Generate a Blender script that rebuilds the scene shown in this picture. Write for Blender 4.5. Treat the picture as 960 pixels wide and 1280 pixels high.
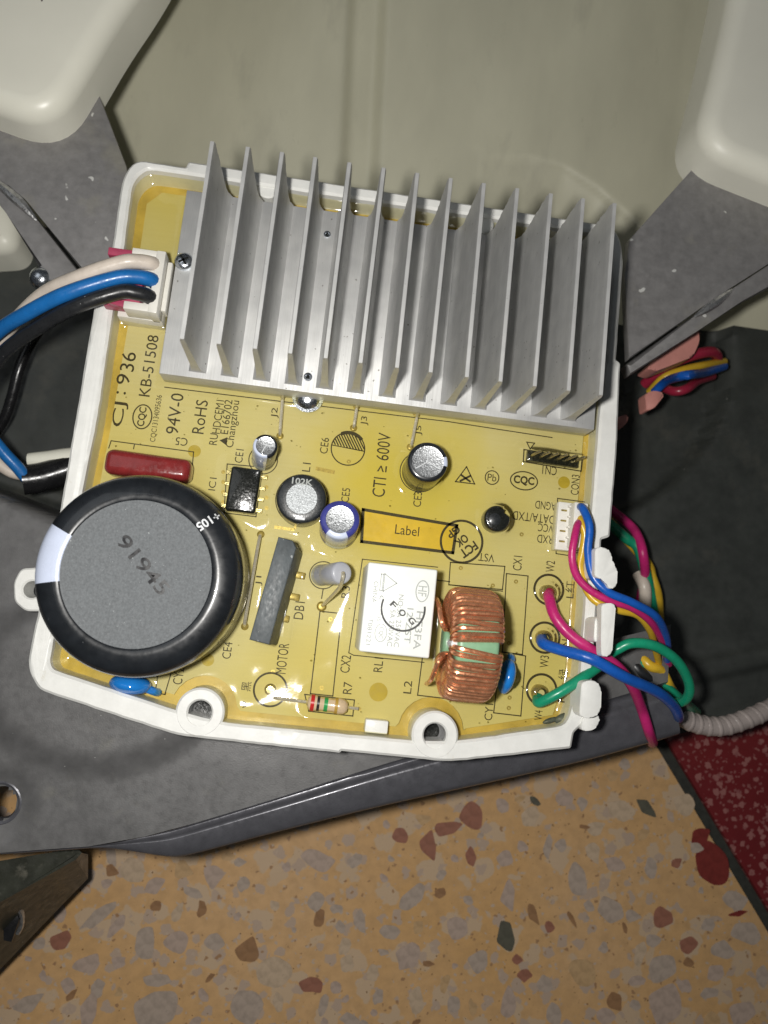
import bpy, bmesh, math, random
from mathutils import Vector, Matrix, noise as mnoise

random.seed(7)
S = 0.001                                   # everything below is written in millimetres
for o in list(bpy.data.objects):
    bpy.data.objects.remove(o, do_unlink=True)
scene = bpy.context.scene
C = scene.collection

# ------------------------------------------------------------------ camera
FPX, DCAM = 970.0, 147.0                    # focal length in photo pixels, height above the board
FOOT = (388.0, 770.0)                       # where the board's normal through the lens meets the photo
ROLL = math.radians(6.1)
nz = -Vector((FOOT[0]-480, -(FOOT[1]-640), -FPX)).normalized()
nx = (Vector((1, 0, 0)) - Vector((1, 0, 0)).dot(nz)*nz).normalized()
ny = nz.cross(nx)
M = Matrix.Rotation(ROLL, 3, 'Z') @ Matrix((nx, ny, nz))
CAM = Vector((0, 0, DCAM))

def at(px, py, z=0.0):
    """point (mm) at height z above the board for a measured photo position"""
    d = M @ Vector((px-480, -(py-640), -FPX))
    return CAM + d*((z-DCAM)/d.z)

cam = bpy.data.cameras.new('camera')
camo = bpy.data.objects.new('camera', cam)
C.objects.link(camo)
cam.sensor_fit = 'HORIZONTAL'
cam.sensor_width = 36.0
cam.lens = 36.0*FPX/960
cam.clip_start = 0.005
cam.clip_end = 20
camo.matrix_world = Matrix.Translation(CAM*S) @ M.to_4x4()
cam.dof.use_dof = True
cam.dof.focus_distance = 0.144
cam.dof.aperture_fstop = 34
scene.camera = camo

# ------------------------------------------------------------------ light
w = bpy.data.worlds.new('World')
scene.world = w
w.use_nodes = True
bg = w.node_tree.nodes['Background']
bg.inputs['Color'].default_value = (0.86, 0.93, 1.0, 1)
bg.inputs['Strength'].default_value = 0.035

def lamp(name, typ, loc, energy, col, size):
    l = bpy.data.lights.new(name, typ)
    o = bpy.data.objects.new(name, l)
    C.objects.link(o)
    o.location = Vector(loc)*S
    l.energy = energy
    l.color = col
    if typ == 'AREA':
        l.size = size*S
    else:
        l.shadow_soft_size = size*S
    return o
FLASH = CAM + M @ Vector((-13, 3, 0))
lamp('phone_flash', 'POINT', FLASH, 0.90, (1.0, 0.975, 0.93), 4.0)
# dim fill lamp added for soft ambient light, up and to the left
rl = lamp('fill_lamp', 'AREA', (-500, 260, 900), 0.5, (0.93, 0.97, 1.0), 500)
rl.rotation_euler = (Vector((0, 0, 0))-Vector((-500, 260, 900))).to_track_quat('-Z', 'Y').to_euler()

scene.view_settings.view_transform = 'Standard'
scene.view_settings.look = 'None'
scene.view_settings.exposure = 0.0
scene.view_settings.gamma = 1.0
scene.render.engine = 'CYCLES'
scene.cycles.max_bounces = 8
scene.cycles.transparent_max_bounces = 12
scene.cycles.sample_clamp_indirect = 4

# ------------------------------------------------------------------ materials
def nodes_of(name):
    m = bpy.data.materials.new(name)
    m.use_nodes = True
    nt = m.node_tree
    return m, nt, nt.nodes['Principled BSDF']

def coords(nt, scale=(1, 1, 1), rot=(0, 0, 0)):
    tc = nt.nodes.new('ShaderNodeTexCoord')
    mp = nt.nodes.new('ShaderNodeMapping')
    mp.inputs['Scale'].default_value = tuple(1000*s for s in scale)
    mp.inputs['Rotation'].default_value = rot
    nt.links.new(tc.outputs['Object'], mp.inputs['Vector'])
    return mp.outputs['Vector']

def noise_tex(nt, vec, scale, detail=3, rough=0.55):
    n = nt.nodes.new('ShaderNodeTexNoise')
    n.inputs['Scale'].default_value = scale
    n.inputs['Detail'].default_value = detail
    n.inputs['Roughness'].default_value = rough
    nt.links.new(vec, n.inputs['Vector'])
    return n.outputs['Fac']

def ramp(nt, fac, stops):
    r = nt.nodes.new('ShaderNodeValToRGB')
    e = r.color_ramp.elements
    while len(e) < len(stops):
        e.new(0.5)
    for k, (p, c) in enumerate(stops):
        e[k].position = p
        e[k].color = (*c, 1) if not isinstance(c, (int, float)) else (c, c, c, 1)
    nt.links.new(fac, r.inputs['Fac'])
    return r.outputs['Color']

def mixc(nt, fac, a, b, mode='MIX'):
    m = nt.nodes.new('ShaderNodeMix')
    m.data_type = 'RGBA'
    m.blend_type = mode
    for k, v in ((0, fac), (6, a), (7, b)):
        if isinstance(v, (int, float)):
            m.inputs[k].default_value = v
        elif isinstance(v, tuple):
            m.inputs[k].default_value = (*v, 1)
        else:
            nt.links.new(v, m.inputs[k])
    return m.outputs[2]

def bump(nt, h, bsdf, strength, dist=0.1):
    b = nt.nodes.new('ShaderNodeBump')
    b.inputs['Strength'].default_value = strength
    b.inputs['Distance'].default_value = dist*S
    nt.links.new(h, b.inputs['Height'])
    nt.links.new(b.outputs['Normal'], bsdf.inputs['Normal'])

def pmat(name, col, rough=0.5, metal=0.0, var=0.12, scale=0.35, stretch=(1, 1, 1), bmp=0.0, bscale=3.0,
         coat=0.0, specks=None, dirt=None, spec=0.5, rvar=0.12):
    """plain painted, moulded or bare material: mottled colour, uneven gloss, fine relief, specks of dust"""
    m, nt, b = nodes_of(name)
    v = coords(nt, stretch)
    n = noise_tex(nt, v, scale, 5)
    lo = tuple(c*(1-var) for c in col)
    hi = tuple(min(1, c*(1+var)) for c in col)
    c = ramp(nt, n, [(0.3, lo), (0.7, hi)])
    if dirt:
        n2 = noise_tex(nt, v, dirt[1], 6, 0.65)
        f = ramp(nt, n2, [(dirt[2], 0.0), (dirt[2]+0.18, 1.0)])
        c = mixc(nt, f, c, dirt[0])
    if specks:
        n3 = noise_tex(nt, v, specks[1], 2, 0.4)
        f = ramp(nt, n3, [(specks[2], 0.0), (specks[2]+0.02, 1.0)])
        c = mixc(nt, f, c, specks[0])
    nt.links.new(c, b.inputs['Base Color'])
    r = ramp(nt, noise_tex(nt, v, scale*2.7, 4), [(0.3, max(0.02, rough-rvar)), (0.7, min(1, rough+rvar))])
    nt.links.new(r, b.inputs['Roughness'])
    b.inputs['Metallic'].default_value = metal
    b.inputs['Specular IOR Level'].default_value = spec
    b.inputs['Coat Weight'].default_value = coat
    b.inputs['Coat Roughness'].default_value = 0.06
    if bmp:
        bump(nt, noise_tex(nt, v, bscale, 4), b, bmp)
    return m

MT = {}
MT['white_plastic'] = pmat('white_plastic', (0.78, 0.78, 0.75), 0.42, var=0.05, bmp=0.25, bscale=1.2, dirt=((0.55, 0.5, 0.38), 0.25, 0.66))
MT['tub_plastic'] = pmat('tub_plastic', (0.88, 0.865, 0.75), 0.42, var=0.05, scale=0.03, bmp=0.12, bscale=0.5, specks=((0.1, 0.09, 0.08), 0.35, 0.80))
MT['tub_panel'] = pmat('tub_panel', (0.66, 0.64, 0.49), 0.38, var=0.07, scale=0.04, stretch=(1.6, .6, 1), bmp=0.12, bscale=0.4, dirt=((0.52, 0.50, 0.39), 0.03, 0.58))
MT['grey_paint'] = pmat('grey_paint', (0.135, 0.133, 0.133), 0.42, metal=0.15, var=0.16, scale=0.3, bmp=0.25, bscale=4.0, dirt=((0.17, 0.165, 0.15), 0.12, 0.60), specks=((0.45, 0.45, 0.43), 0.9, 0.78))
MT['blue_grey_paint'] = pmat('blue_grey_paint', (0.105, 0.105, 0.118), 0.30, metal=0.3, var=0.15, bmp=0.12, bscale=2.0, specks=((0.5, 0.5, 0.5), 0.8, 0.80))
MT['dark_shell'] = pmat('dark_shell', (0.042, 0.046, 0.042), 0.5, metal=0.0, var=0.2, scale=0.15, bmp=0.2, bscale=3.0, dirt=((0.070, 0.070, 0.060), 0.07, 0.55), specks=((0.3, 0.3, 0.28), 0.6, 0.80))
MT['steel_bracket'] = pmat('steel_bracket', (0.27, 0.262, 0.26), 0.50, metal=0.30, var=0.14, scale=0.5, bmp=0.35, bscale=5.0, dirt=((0.34, 0.325, 0.28), 0.06, 0.56), specks=((0.75, 0.75, 0.72), 0.33, 0.735))
MT['bright_metal'] = pmat('bright_metal', (0.62, 0.62, 0.62), 0.35, metal=0.9, var=0.3, scale=1.0, bmp=0.6, bscale=2.0)
MT['olive_metal'] = pmat('olive_metal', (0.040, 0.042, 0.032), 0.35, metal=0.2, var=0.3, scale=0.25, bmp=0.3, bscale=3.0, dirt=((0.16, 0.15, 0.12), 0.22, 0.60), specks=((0.4, 0.4, 0.36), 0.9, 0.76))
MT['zinc'] = pmat('zinc', (0.72, 0.76, 0.82), 0.22, metal=1.0, var=0.15, scale=1.5, bmp=0.3, bscale=4)
MT['tin_wire'] = pmat('tin_wire', (0.70, 0.64, 0.48), 0.25, metal=0.55, var=0.05, scale=0.5)
MT['solder'] = pmat('solder', (0.50, 0.44, 0.28), 0.30, metal=0.9, var=0.3, scale=2.0, bmp=0.5, bscale=3)
MT['solder_pad'] = pmat('solder_pad', (0.36, 0.28, 0.09), 0.4, metal=0.4, var=0.3, scale=2.0)
MT['black_sleeve'] = pmat('black_sleeve', (0.012, 0.014, 0.017), 0.30, var=0.3, scale=0.3, bmp=0.10, bscale=0.8, coat=0.6, specks=((0.30, 0.32, 0.33), 2.2, 0.80), rvar=0.06)
MT['lilac_stripe'] = pmat('lilac_stripe', (0.60, 0.66, 0.82), 0.25, var=0.04, coat=0.4)
MT['grey_disc'] = pmat('grey_disc', (0.118, 0.128, 0.136), 0.62, var=0.22, scale=2.6, bmp=0.5, bscale=2.5, specks=((0.4, 0.42, 0.42), 3.0, 0.745))
MT['embossed_ink'] = pmat('embossed_ink', (0.02, 0.02, 0.022), 0.3, var=0.2)
MT['print_white'] = pmat('print_white', (0.72, 0.74, 0.76), 0.4, var=0.1, scale=2)
MT['aluminium_cap'] = pmat('aluminium_cap', (0.74, 0.76, 0.78), 0.34, metal=0.95, var=0.22, scale=2.4, bmp=0.55, bscale=3.0)
MT['purple_sleeve'] = pmat('purple_sleeve', (0.050, 0.055, 0.26), 0.25, var=0.2, coat=0.4)
MT['dark_ferrite'] = pmat('dark_ferrite', (0.022, 0.025, 0.027), 0.35, var=0.3, scale=1.5, bmp=0.2, bscale=3, coat=0.3)
MT['sparkle_disc'] = pmat('sparkle_disc', (0.40, 0.42, 0.43), 0.5, metal=0.4, var=0.45, scale=4.0, bmp=0.7, bscale=4.0)
MT['red_epoxy'] = pmat('red_epoxy', (0.21, 0.022, 0.022), 0.24, var=0.2, scale=0.5, bmp=0.35, bscale=0.9, coat=0.5)
MT['blue_epoxy'] = pmat('blue_epoxy', (0.015, 0.20, 0.62), 0.18, var=0.12, bmp=0.15, bscale=0.8, coat=0.6)
MT['chip_black'] = pmat('chip_black', (0.013, 0.014, 0.012), 0.22, var=0.3, scale=1.0, bmp=0.9, bscale=0.8, coat=0.7)
MT['rectifier'] = pmat('rectifier', (0.066, 0.078, 0.084), 0.5, var=0.25, scale=0.8, stretch=(1, .5, 1), bmp=0.3, bscale=2.5, specks=((0.32, 0.34, 0.34), 1.5, 0.73))
MT['grey_ceramic'] = pmat('grey_ceramic', (0.42, 0.43, 0.47), 0.35, var=0.06, coat=0.2)
MT['relay_white'] = pmat('relay_white', (0.86, 0.88, 0.84), 0.4, var=0.03)
MT['relay_print'] = pmat('relay_print', (0.40, 0.42, 0.40), 0.6, var=0.1)
MT['stamp_ink'] = pmat('stamp_ink', (0.03, 0.03, 0.03), 0.5, var=0.3)
MT['copper'] = pmat('copper', (0.80, 0.36, 0.19), 0.26, metal=0.75, var=0.15, scale=0.6, coat=0.3)
MT['green_core'] = pmat('green_core', (0.22, 0.40, 0.24), 0.35, var=0.10, scale=0.7, bmp=0.2, bscale=1.5)
MT['beige_lacquer'] = pmat('beige_lacquer', (0.62, 0.47, 0.30), 0.25, var=0.1, coat=0.5)
for n, c in (('band_red', (0.5, 0.02, 0.02)), ('band_black', (0.02, 0.015, 0.015)), ('band_green', (0.03, 0.30, 0.08)), ('band_gold', (0.45, 0.28, 0.05))):
    MT[n] = pmat(n, c, 0.3, var=0.1)
MT['header_white'] = pmat('header_white', (0.76, 0.74, 0.68), 0.4, var=0.05, bmp=0.1)
MT['plug_pink'] = pmat('plug_pink', (0.42, 0.06, 0.12), 0.4, var=0.1)
def wiremat(n, c, r=0.33):
    MT[n] = pmat(n, c, r, var=0.10, scale=0.4, bmp=0.25, bscale=1.2, specks=(tuple(min(1, x+0.3) for x in c), 1.2, 0.80))
wiremat('wire_white', (0.66, 0.58, 0.50))
wiremat('wire_blue', (0.012, 0.14, 0.42))
wiremat('wire_black', (0.018, 0.019, 0.021))
wiremat('wire_magenta', (0.52, 0.022, 0.16))
wiremat('wire_deep_blue', (0.010, 0.10, 0.45))
wiremat('wire_green', (0.010, 0.28, 0.15))
wiremat('wire_yellow', (0.66, 0.42, 0.03))
wiremat('wire_red', (0.33, 0.02, 0.05))
MT['salmon_plastic'] = pmat('salmon_plastic', (0.62, 0.27, 0.23), 0.45, var=0.08)
MT['shaded_wrap'] = pmat('shaded_wrap', (0.36, 0.31, 0.29), 0.45, var=0.12, scale=0.4, bmp=0.4, bscale=1.0, dirt=((0.25, 0.2, 0.18), 0.2, 0.62))  # pale wrap, base colour darkened to stand for the shade it lies in
MT['black_tube'] = pmat('black_tube', (0.012, 0.012, 0.013), 0.25, var=0.3, bmp=0.3, bscale=1.0)
MT['print_black'] = pmat('print_black', (0.030, 0.022, 0.008), 0.6, var=0.3, scale=1.0)
MT['label_ink'] = pmat('label_ink', (0.62, 0.44, 0.03), 0.5, var=0.08, scale=0.3)
MT['grout'] = pmat('grout', (0.030, 0.032, 0.026), 0.8, var=0.3, scale=0.6, bmp=0.6, bscale=1.5, specks=((0.4, 0.4, 0.38), 0.25, 0.72))

MT['insert_grey'] = pmat('insert_grey', (0.42, 0.42, 0.42), 0.45, metal=0.4, var=0.25, scale=1.5)
def aluminium():
    m, nt, b = nodes_of('extruded_aluminium')
    v = coords(nt, (1, 1, 1))
    vs = coords(nt, (6, 0.12, 6))
    st = noise_tex(nt, vs, 0.9, 4, 0.6)
    c = mixc(nt, ramp(nt, noise_tex(nt, v, 0.18, 5), [(0.35, 0.0), (0.7, 1.0)]), (0.55, 0.553, 0.55), (0.68, 0.68, 0.668))
    sp = ramp(nt, noise_tex(nt, v, 1.3, 2, 0.4), [(0.73, 0.0), (0.76, 1.0)])
    c = mixc(nt, sp, c, (0.26, 0.25, 0.23))
    c = mixc(nt, ramp(nt, st, [(0.45, 0.0), (0.75, 0.35)]), c, (0.46, 0.455, 0.44))
    nt.links.new(c, b.inputs['Base Color'])
    nt.links.new(ramp(nt, st, [(0.3, 0.50), (0.7, 0.64)]), b.inputs['Roughness'])
    b.inputs['Metallic'].default_value = 0.58
    bump(nt, st, b, 0.22, 0.10)
    return m
MT['aluminium'] = aluminium()

def pcb_mat():
    m, nt, b = nodes_of('phenolic_board')
    v = coords(nt)
    vs = coords(nt, (0.10, 2.2, 1))
    n1 = noise_tex(nt, v, 0.030, 2, 0.4)
    c = ramp(nt, n1, [(0.36, (0.56, 0.505, 0.30)), (0.52, (0.555, 0.50, 0.26)), (0.68, (0.54, 0.47, 0.18))])
    c = mixc(nt, ramp(nt, noise_tex(nt, vs, 0.8, 3), [(0.35, 0.0), (0.75, 0.28)]), c, (0.50, 0.43, 0.17))
    c = mixc(nt, ramp(nt, noise_tex(nt, v, 1.8, 2, 0.4), [(0.77, 0.0), (0.79, 0.6)]), c, (0.2, 0.12, 0.03))
    dn = nt.nodes.new('ShaderNodeVectorMath')
    dn.operation = 'DISTANCE'
    dn.inputs[1].default_value = (14.0, 24.0, 0)
    nt.links.new(v, dn.inputs[0])
    ad = nt.nodes.new('ShaderNodeMath')
    ad.operation = 'MULTIPLY_ADD'
    ad.inputs[1].default_value = 1/40
    nt.links.new(dn.outputs['Value'], ad.inputs[0])
    nz_ = nt.nodes.new('ShaderNodeMath')
    nz_.operation = 'MULTIPLY_ADD'
    nz_.inputs[1].default_value = 0.5
    nz_.inputs[2].default_value = -0.25
    nt.links.new(noise_tex(nt, v, 0.09, 3), nz_.inputs[0])
    nt.links.new(nz_.outputs[0], ad.inputs[2])
    c = mixc(nt, ramp(nt, ad.outputs[0], [(0.16, 0.85), (0.55, 0.0)]), c, (0.54, 0.445, 0.05))
    nt.links.new(c, b.inputs['Base Color'])
    b.inputs['Roughness'].default_value = 0.55
    return m
MT['pcb'] = pcb_mat()
MT['resin_bed'] = pmat('resin_bed', (0.50, 0.37, 0.09), 0.35, var=0.25, scale=0.15, coat=0.3)

def resin_mat():
    m, nt, b = nodes_of('clear_amber_resin')
    nt.nodes.remove(b)
    out = nt.nodes['Material Output']
    v = coords(nt)
    tr = nt.nodes.new('ShaderNodeBsdfTransparent')
    nt.links.new(ramp(nt, noise_tex(nt, v, 0.045, 2, 0.4), [(0.38, (0.985, 0.97, 0.84)), (0.62, (0.975, 0.95, 0.77))]), tr.inputs['Color'])
    gl = nt.nodes.new('ShaderNodeBsdfGlossy')
    gl.inputs['Roughness'].default_value = 0.06
    fr = nt.nodes.new('ShaderNodeFresnel')
    fr.inputs['IOR'].default_value = 1.46
    mx = nt.nodes.new('ShaderNodeMixShader')
    bm = nt.nodes.new('ShaderNodeBump')
    bm.inputs['Strength'].default_value = 0.22
    bm.inputs['Distance'].default_value = 0.10*S
    nt.links.new(noise_tex(nt, v, 0.30, 3, 0.5), bm.inputs['Height'])
    nt.links.new(bm.outputs['Normal'], gl.inputs['Normal'])
    nt.links.new(fr.outputs['Fac'], mx.inputs['Fac'])
    nt.links.new(tr.outputs[0], mx.inputs[1])
    nt.links.new(gl.outputs[0], mx.inputs[2])
    nt.links.new(mx.outputs[0], out.inputs['Surface'])
    return m
MT['resin'] = resin_mat()

def terrazzo(name, base, base2, chips, fine, thr):
    m, nt, b = nodes_of(name)
    v = coords(nt)
    c = ramp(nt, noise_tex(nt, v, 0.02, 4), [(0.35, base), (0.65, base2)])
    c = mixc(nt, ramp(nt, noise_tex(nt, v, 0.35, 5, 0.6), [(0.40, 0.0), (0.72, 0.45)]), c, tuple(x*0.62 for x in base))
    for sc, th, col in chips:
        vo = nt.nodes.new('ShaderNodeTexVoronoi')
        vo.inputs['Scale'].default_value = sc
        vo.inputs['Randomness'].default_value = 1.0
        dis = nt.nodes.new('ShaderNodeVectorMath')
        dis.operation = 'ADD'
        nn = nt.nodes.new('ShaderNodeTexNoise')
        nn.inputs['Scale'].default_value = sc*2.2
        nt.links.new(v, nn.inputs['Vector'])
        sc2 = nt.nodes.new('ShaderNodeVectorMath')
        sc2.operation = 'SCALE'
        sc2.inputs['Scale'].default_value = 0.7/sc
        nt.links.new(nn.outputs['Color'], sc2.inputs[0])
        nt.links.new(v, dis.inputs[0])
        nt.links.new(sc2.outputs[0], dis.inputs[1])
        nt.links.new(dis.outputs[0], vo.inputs['Vector'])
        f = ramp(nt, vo.outputs['Distance'], [(th, 1.0), (th+0.04, 0.0)])
        c = mixc(nt, f, c, col)
    c = mixc(nt, ramp(nt, noise_tex(nt, v, 1.1, 2, 0.4), [(thr, 0.0), (thr+.02, 1.0)]), c, fine)
    nt.links.new(c, b.inputs['Base Color'])
    nt.links.new(ramp(nt, noise_tex(nt, v, 0.1, 4), [(0.3, 0.20), (0.7, 0.36)]), b.inputs['Roughness'])
    bump(nt, noise_tex(nt, v, 0.8, 4), b, 0.15, 0.15)
    return m
MT['tan_terrazzo'] = terrazzo('tan_terrazzo', (0.65, 0.41, 0.205), (0.62, 0.37, 0.155), [(0.11, 0.34, (0.57, 0.415, 0.27)), (0.19, 0.27, (0.48, 0.36, 0.27)), (0.30, 0.12, (0.36, 0.21, 0.11)), (0.45, 0.16, (0.52, 0.40, 0.30))], (0.16, 0.08, 0.03), 0.72)
MT['red_terrazzo'] = terrazzo('red_terrazzo', (0.20, 0.025, 0.025), (0.15, 0.015, 0.018), [(0.36, 0.30, (0.30, 0.12, 0.11)), (0.6, 0.25, (0.25, 0.09, 0.085))], (0.40, 0.24, 0.22), 0.76)
for n, c in (('chip_grey', (0.42, 0.335, 0.27)), ('chip_lilac', (0.44, 0.335, 0.27)), ('chip_pale', (0.51, 0.385, 0.265)), ('chip_rust', (0.30, 0.13, 0.085)),
             ('chip_brown', (0.30, 0.165, 0.08)), ('chip_red', (0.19, 0.03, 0.024)), ('chip_green', (0.10, 0.095, 0.07)), ('chip_tan', (0.50, 0.33, 0.17))):
    MT[n] = pmat(n, c, 0.38, var=0.20, scale=0.5, bmp=0.1, bscale=1.5, dirt=(tuple(x*0.7 for x in c), 0.5, 0.58))

# ------------------------------------------------------------------ mesh helpers (millimetres)
def obj(name, bm, mat, parent=None, loc=(0, 0, 0), smooth=True, angle=35):
    me = bpy.data.meshes.new(name)
    for v in bm.verts:
        v.co *= S
    bmesh.ops.recalc_face_normals(bm, faces=bm.faces)
    bm.to_mesh(me)
    bm.free()
    mats = mat if isinstance(mat, (list, tuple)) else [mat]
    for k in mats:
        me.materials.append(MT[k])
    return link(name, me, parent, loc, smooth, angle)

WL = {}
def link(name, me, parent=None, loc=(0, 0, 0), smooth=True, angle=35):
    o = bpy.data.objects.new(name, me)
    C.objects.link(o)
    loc = Vector(loc)
    WL[o.name] = loc
    if parent:
        o.parent = parent
        o.location = (loc-WL[parent.name])*S
    else:
        o.location = loc*S
    if me and smooth:
        me.set_sharp_from_angle(angle=math.radians(angle))
        for p in me.polygons:
            p.use_smooth = True
    return o

def thing(name, label, cat, loc=(0, 0, 0), group=None):
    o = link(name, None, None, loc)
    o.empty_display_size = 0.005
    tag(o, label, cat, group)
    return o

def tag(o, label=None, cat=None, group=None, kind=None):
    if label: o['label'] = label
    if cat: o['category'] = cat
    if group: o['group'] = group
    if kind: o['kind'] = kind
    return o

def box(sx, sy, sz, bev=0.0, seg=2, bm=None, mtx=None):
    b = bmesh.new()
    bmesh.ops.create_cube(b, size=1)
    bmesh.ops.scale(b, vec=(sx, sy, sz), verts=b.verts)
    if bev:
        bmesh.ops.bevel(b, geom=b.edges[:], offset=bev, segments=seg, affect='EDGES', profile=0.5)
    if mtx is not None:
        bmesh.ops.transform(b, matrix=mtx, verts=b.verts)
    return join(bm, b)

def join(bm, b):
    if bm is None:
        return b
    me = bpy.data.meshes.new('tmp')
    b.to_mesh(me)
    b.free()
    bm.from_mesh(me)
    bpy.data.meshes.remove(me)
    return bm

def T(x, y, z): return Matrix.Translation((x, y, z))
def RZ(d): return Matrix.Rotation(math.radians(d), 4, 'Z')

def prism(poly, z0, z1, bev=0.0, seg=2, bm=None, top_only=True):
    b = bmesh.new()
    lo = [b.verts.new((p[0], p[1], z0)) for p in poly]
    hi = [b.verts.new((p[0], p[1], z1)) for p in poly]
    n = len(poly)
    b.faces.new(lo[::-1])
    tf = b.faces.new(hi)
    for i in range(n):
        b.faces.new((lo[i], lo[(i+1) % n], hi[(i+1) % n], hi[i]))
    if bev:
        ed = tf.edges[:] if top_only else b.edges[:]
        bmesh.ops.bevel(b, geom=ed, offset=bev, segments=seg, affect='EDGES', profile=0.5)
    return join(bm, b)

def lathe(prof, seg=40, mtx=None, bm=None, faces_mat=None):
    """prof: list of (r, z); faces_mat(ring, angle) -> material index"""
    b = bmesh.new()
    rings = []
    for r, z in prof:
        if r < 1e-6:
            rings.append([b.verts.new((0, 0, z))])
        else:
            rings.append([b.verts.new((r*math.cos(2*math.pi*k/seg), r*math.sin(2*math.pi*k/seg), z)) for k in range(seg)])
    for i in range(len(rings)-1):
        a, c = rings[i], rings[i+1]
        for k in range(seg):
            k2 = (k+1) % seg
            if len(a) == 1 and len(c) == 1:
                continue
            if len(a) == 1:
                f = b.faces.new((a[0], c[k], c[k2]))
            elif len(c) == 1:
                f = b.faces.new((a[k], a[k2], c[0]))
            else:
                f = b.faces.new((a[k], a[k2], c[k2], c[k]))
            if faces_mat:
                f.material_index = faces_mat(i, 360*(k+0.5)/seg)
    if mtx is not None:
        bmesh.ops.transform(b, matrix=mtx, verts=b.verts)
    return join(bm, b)

def spline(pts, sub=6):
    pts = [Vector(p) for p in pts]
    out = []
    n = len(pts)
    for i in range(n-1):
        p0, p1, p2, p3 = pts[max(i-1, 0)], pts[i], pts[i+1], pts[min(i+2, n-1)]
        for k in range(sub):
            t = k/sub
            out.append(0.5*((2*p1)+(-p0+p2)*t+(2*p0-5*p1+4*p2-p3)*t*t+(-p0+3*p1-3*p2+p3)*t**3))
    out.append(pts[-1])
    return out

def tube(path, r, seg=10, bm=None, closed=False, rfun=None):
    b = bmesh.new()
    n = len(path)
    rings = []
    up = None
    for i in range(n):
        if closed:
            t = (path[(i+1) % n]-path[i-1]).normalized()
        else:
            t = (path[min(i+1, n-1)]-path[max(i-1, 0)]).normalized()
        if up is None:
            up = t.orthogonal().normalized()
        up = (up-up.dot(t)*t).normalized()
        s = t.cross(up)
        rr = r*(rfun(i/(n-1)) if rfun else 1)
        rings.append([b.verts.new(path[i]+rr*(math.cos(2*math.pi*k/seg)*up+math.sin(2*math.pi*k/seg)*s)) for k in range(seg)])
    for i in range(n if closed else n-1):
        a, c = rings[i], rings[(i+1) % n]
        off = 0
        if closed and i == n-1:
            off = min(range(seg), key=lambda q: (a[0].co-c[q].co).length)
        for k in range(seg):
            b.faces.new((a[k], a[(k+1) % seg], c[(k+1+off) % seg], c[(k+off) % seg]))
    if not closed:
        b.faces.new(rings[0][::-1])
        b.faces.new(rings[-1])
    return join(bm, b)

def ribbon(pts, wdt, z, bm=None, closed=False):
    """flat printed line"""
    b = bm or bmesh.new()
    n = len(pts)
    for i in range(n if closed else n-1):
        p, q = Vector(pts[i]).to_2d(), Vector(pts[(i+1) % n]).to_2d()
        d = (q-p)
        if d.length < 1e-6:
            continue
        d.normalize()
        nn = Vector((-d.y, d.x))*wdt/2
        e = d*wdt/2
        vs = [b.verts.new((*v, z)) for v in (p-nn-e, q-nn+e, q+nn+e, p+nn-e)]
        b.faces.new(vs)
    return b

def circle_pts(c, r, n=40, a0=0, a1=360, ry=None):
    return [(c[0]+r*math.cos(math.radians(a0+(a1-a0)*k/n)), c[1]+(ry or r)*math.sin(math.radians(a0+(a1-a0)*k/n))) for k in range(n+(0 if a1-a0 == 360 else 1))]

def ring_flat(c, r, wdt, z, bm=None, n=48, a0=0, a1=360, ry=None):
    b = bm or bmesh.new()
    full = (a1-a0 == 360)
    po = circle_pts(c, r+wdt/2, n, a0, a1, (ry+wdt/2) if ry else None)
    pi = circle_pts(c, r-wdt/2, n, a0, a1, (ry-wdt/2) if ry else None)
    vo = [b.verts.new((*p, z)) for p in po]
    vi = [b.verts.new((*p, z)) for p in pi]
    m = len(vo)
    for k in range(m if full else m-1):
        b.faces.new((vo[k], vo[(k+1) % m], vi[(k+1) % m], vi[k]))
    return b

def disc_flat(c, r, z, bm=None, n=28):
    b = bm or bmesh.new()
    b.faces.new([b.verts.new((*p, z)) for p in circle_pts(c, r, n)])
    return b

def text_bm(s, width, height, rot, c, z, bm=None, bold=0.0, wrap=None):
    cu = bpy.data.curves.new('txt', 'FONT')
    cu.body = s
    cu.size = 1
    cu.align_x = 'CENTER'
    cu.resolution_u = 3
    cu.offset = bold
    to = bpy.data.objects.new('txt', cu)
    C.objects.link(to)
    me = bpy.data.meshes.new_from_object(to.evaluated_get(bpy.context.evaluated_depsgraph_get()))
    b = bmesh.new()
    b.from_mesh(me)
    bpy.data.objects.remove(to)
    bpy.data.curves.remove(cu)
    bpy.data.meshes.remove(me)
    xs = [v.co.x for v in b.verts]
    ys = [v.co.y for v in b.verts]
    x0, x1, y0, y1 = min(xs), max(xs), min(ys), max(ys)
    sx = width/(x1-x0)
    sy = height/(y1-y0) if height else sx
    for v in b.verts:
        v.co = ((v.co.x-(x0+x1)/2)*sx, (v.co.y-(y0+y1)/2)*sy, 0)
    bmesh.ops.transform(b, matrix=T(c[0], c[1], z) @ RZ(rot), verts=b.verts)
    return join(bm, b)

def pxlen(cx, cy, L, rot, z):
    a = math.radians(rot)-ROLL
    d = (math.cos(a)*L/2, -math.sin(a)*L/2)
    return (at(cx+d[0], cy+d[1], z)-at(cx-d[0], cy-d[1], z)).length

def P2(lst, z): return [at(x, y, z).to_2d() for x, y in lst]

def grid_mesh(nx_, ny_, fn):
    b = bmesh.new()
    vs = [[b.verts.new(fn(i/nx_, j/ny_)) for i in range(nx_+1)] for j in range(ny_+1)]
    for j in range(ny_):
        for i in range(nx_):
            b.faces.new((vs[j][i], vs[j][i+1], vs[j+1][i+1], vs[j+1][i]))
    return b

def sstep(a, b, x):
    t = max(0.0, min(1.0, (x-a)/(b-a)))
    return t*t*(3-2*t)

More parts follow.
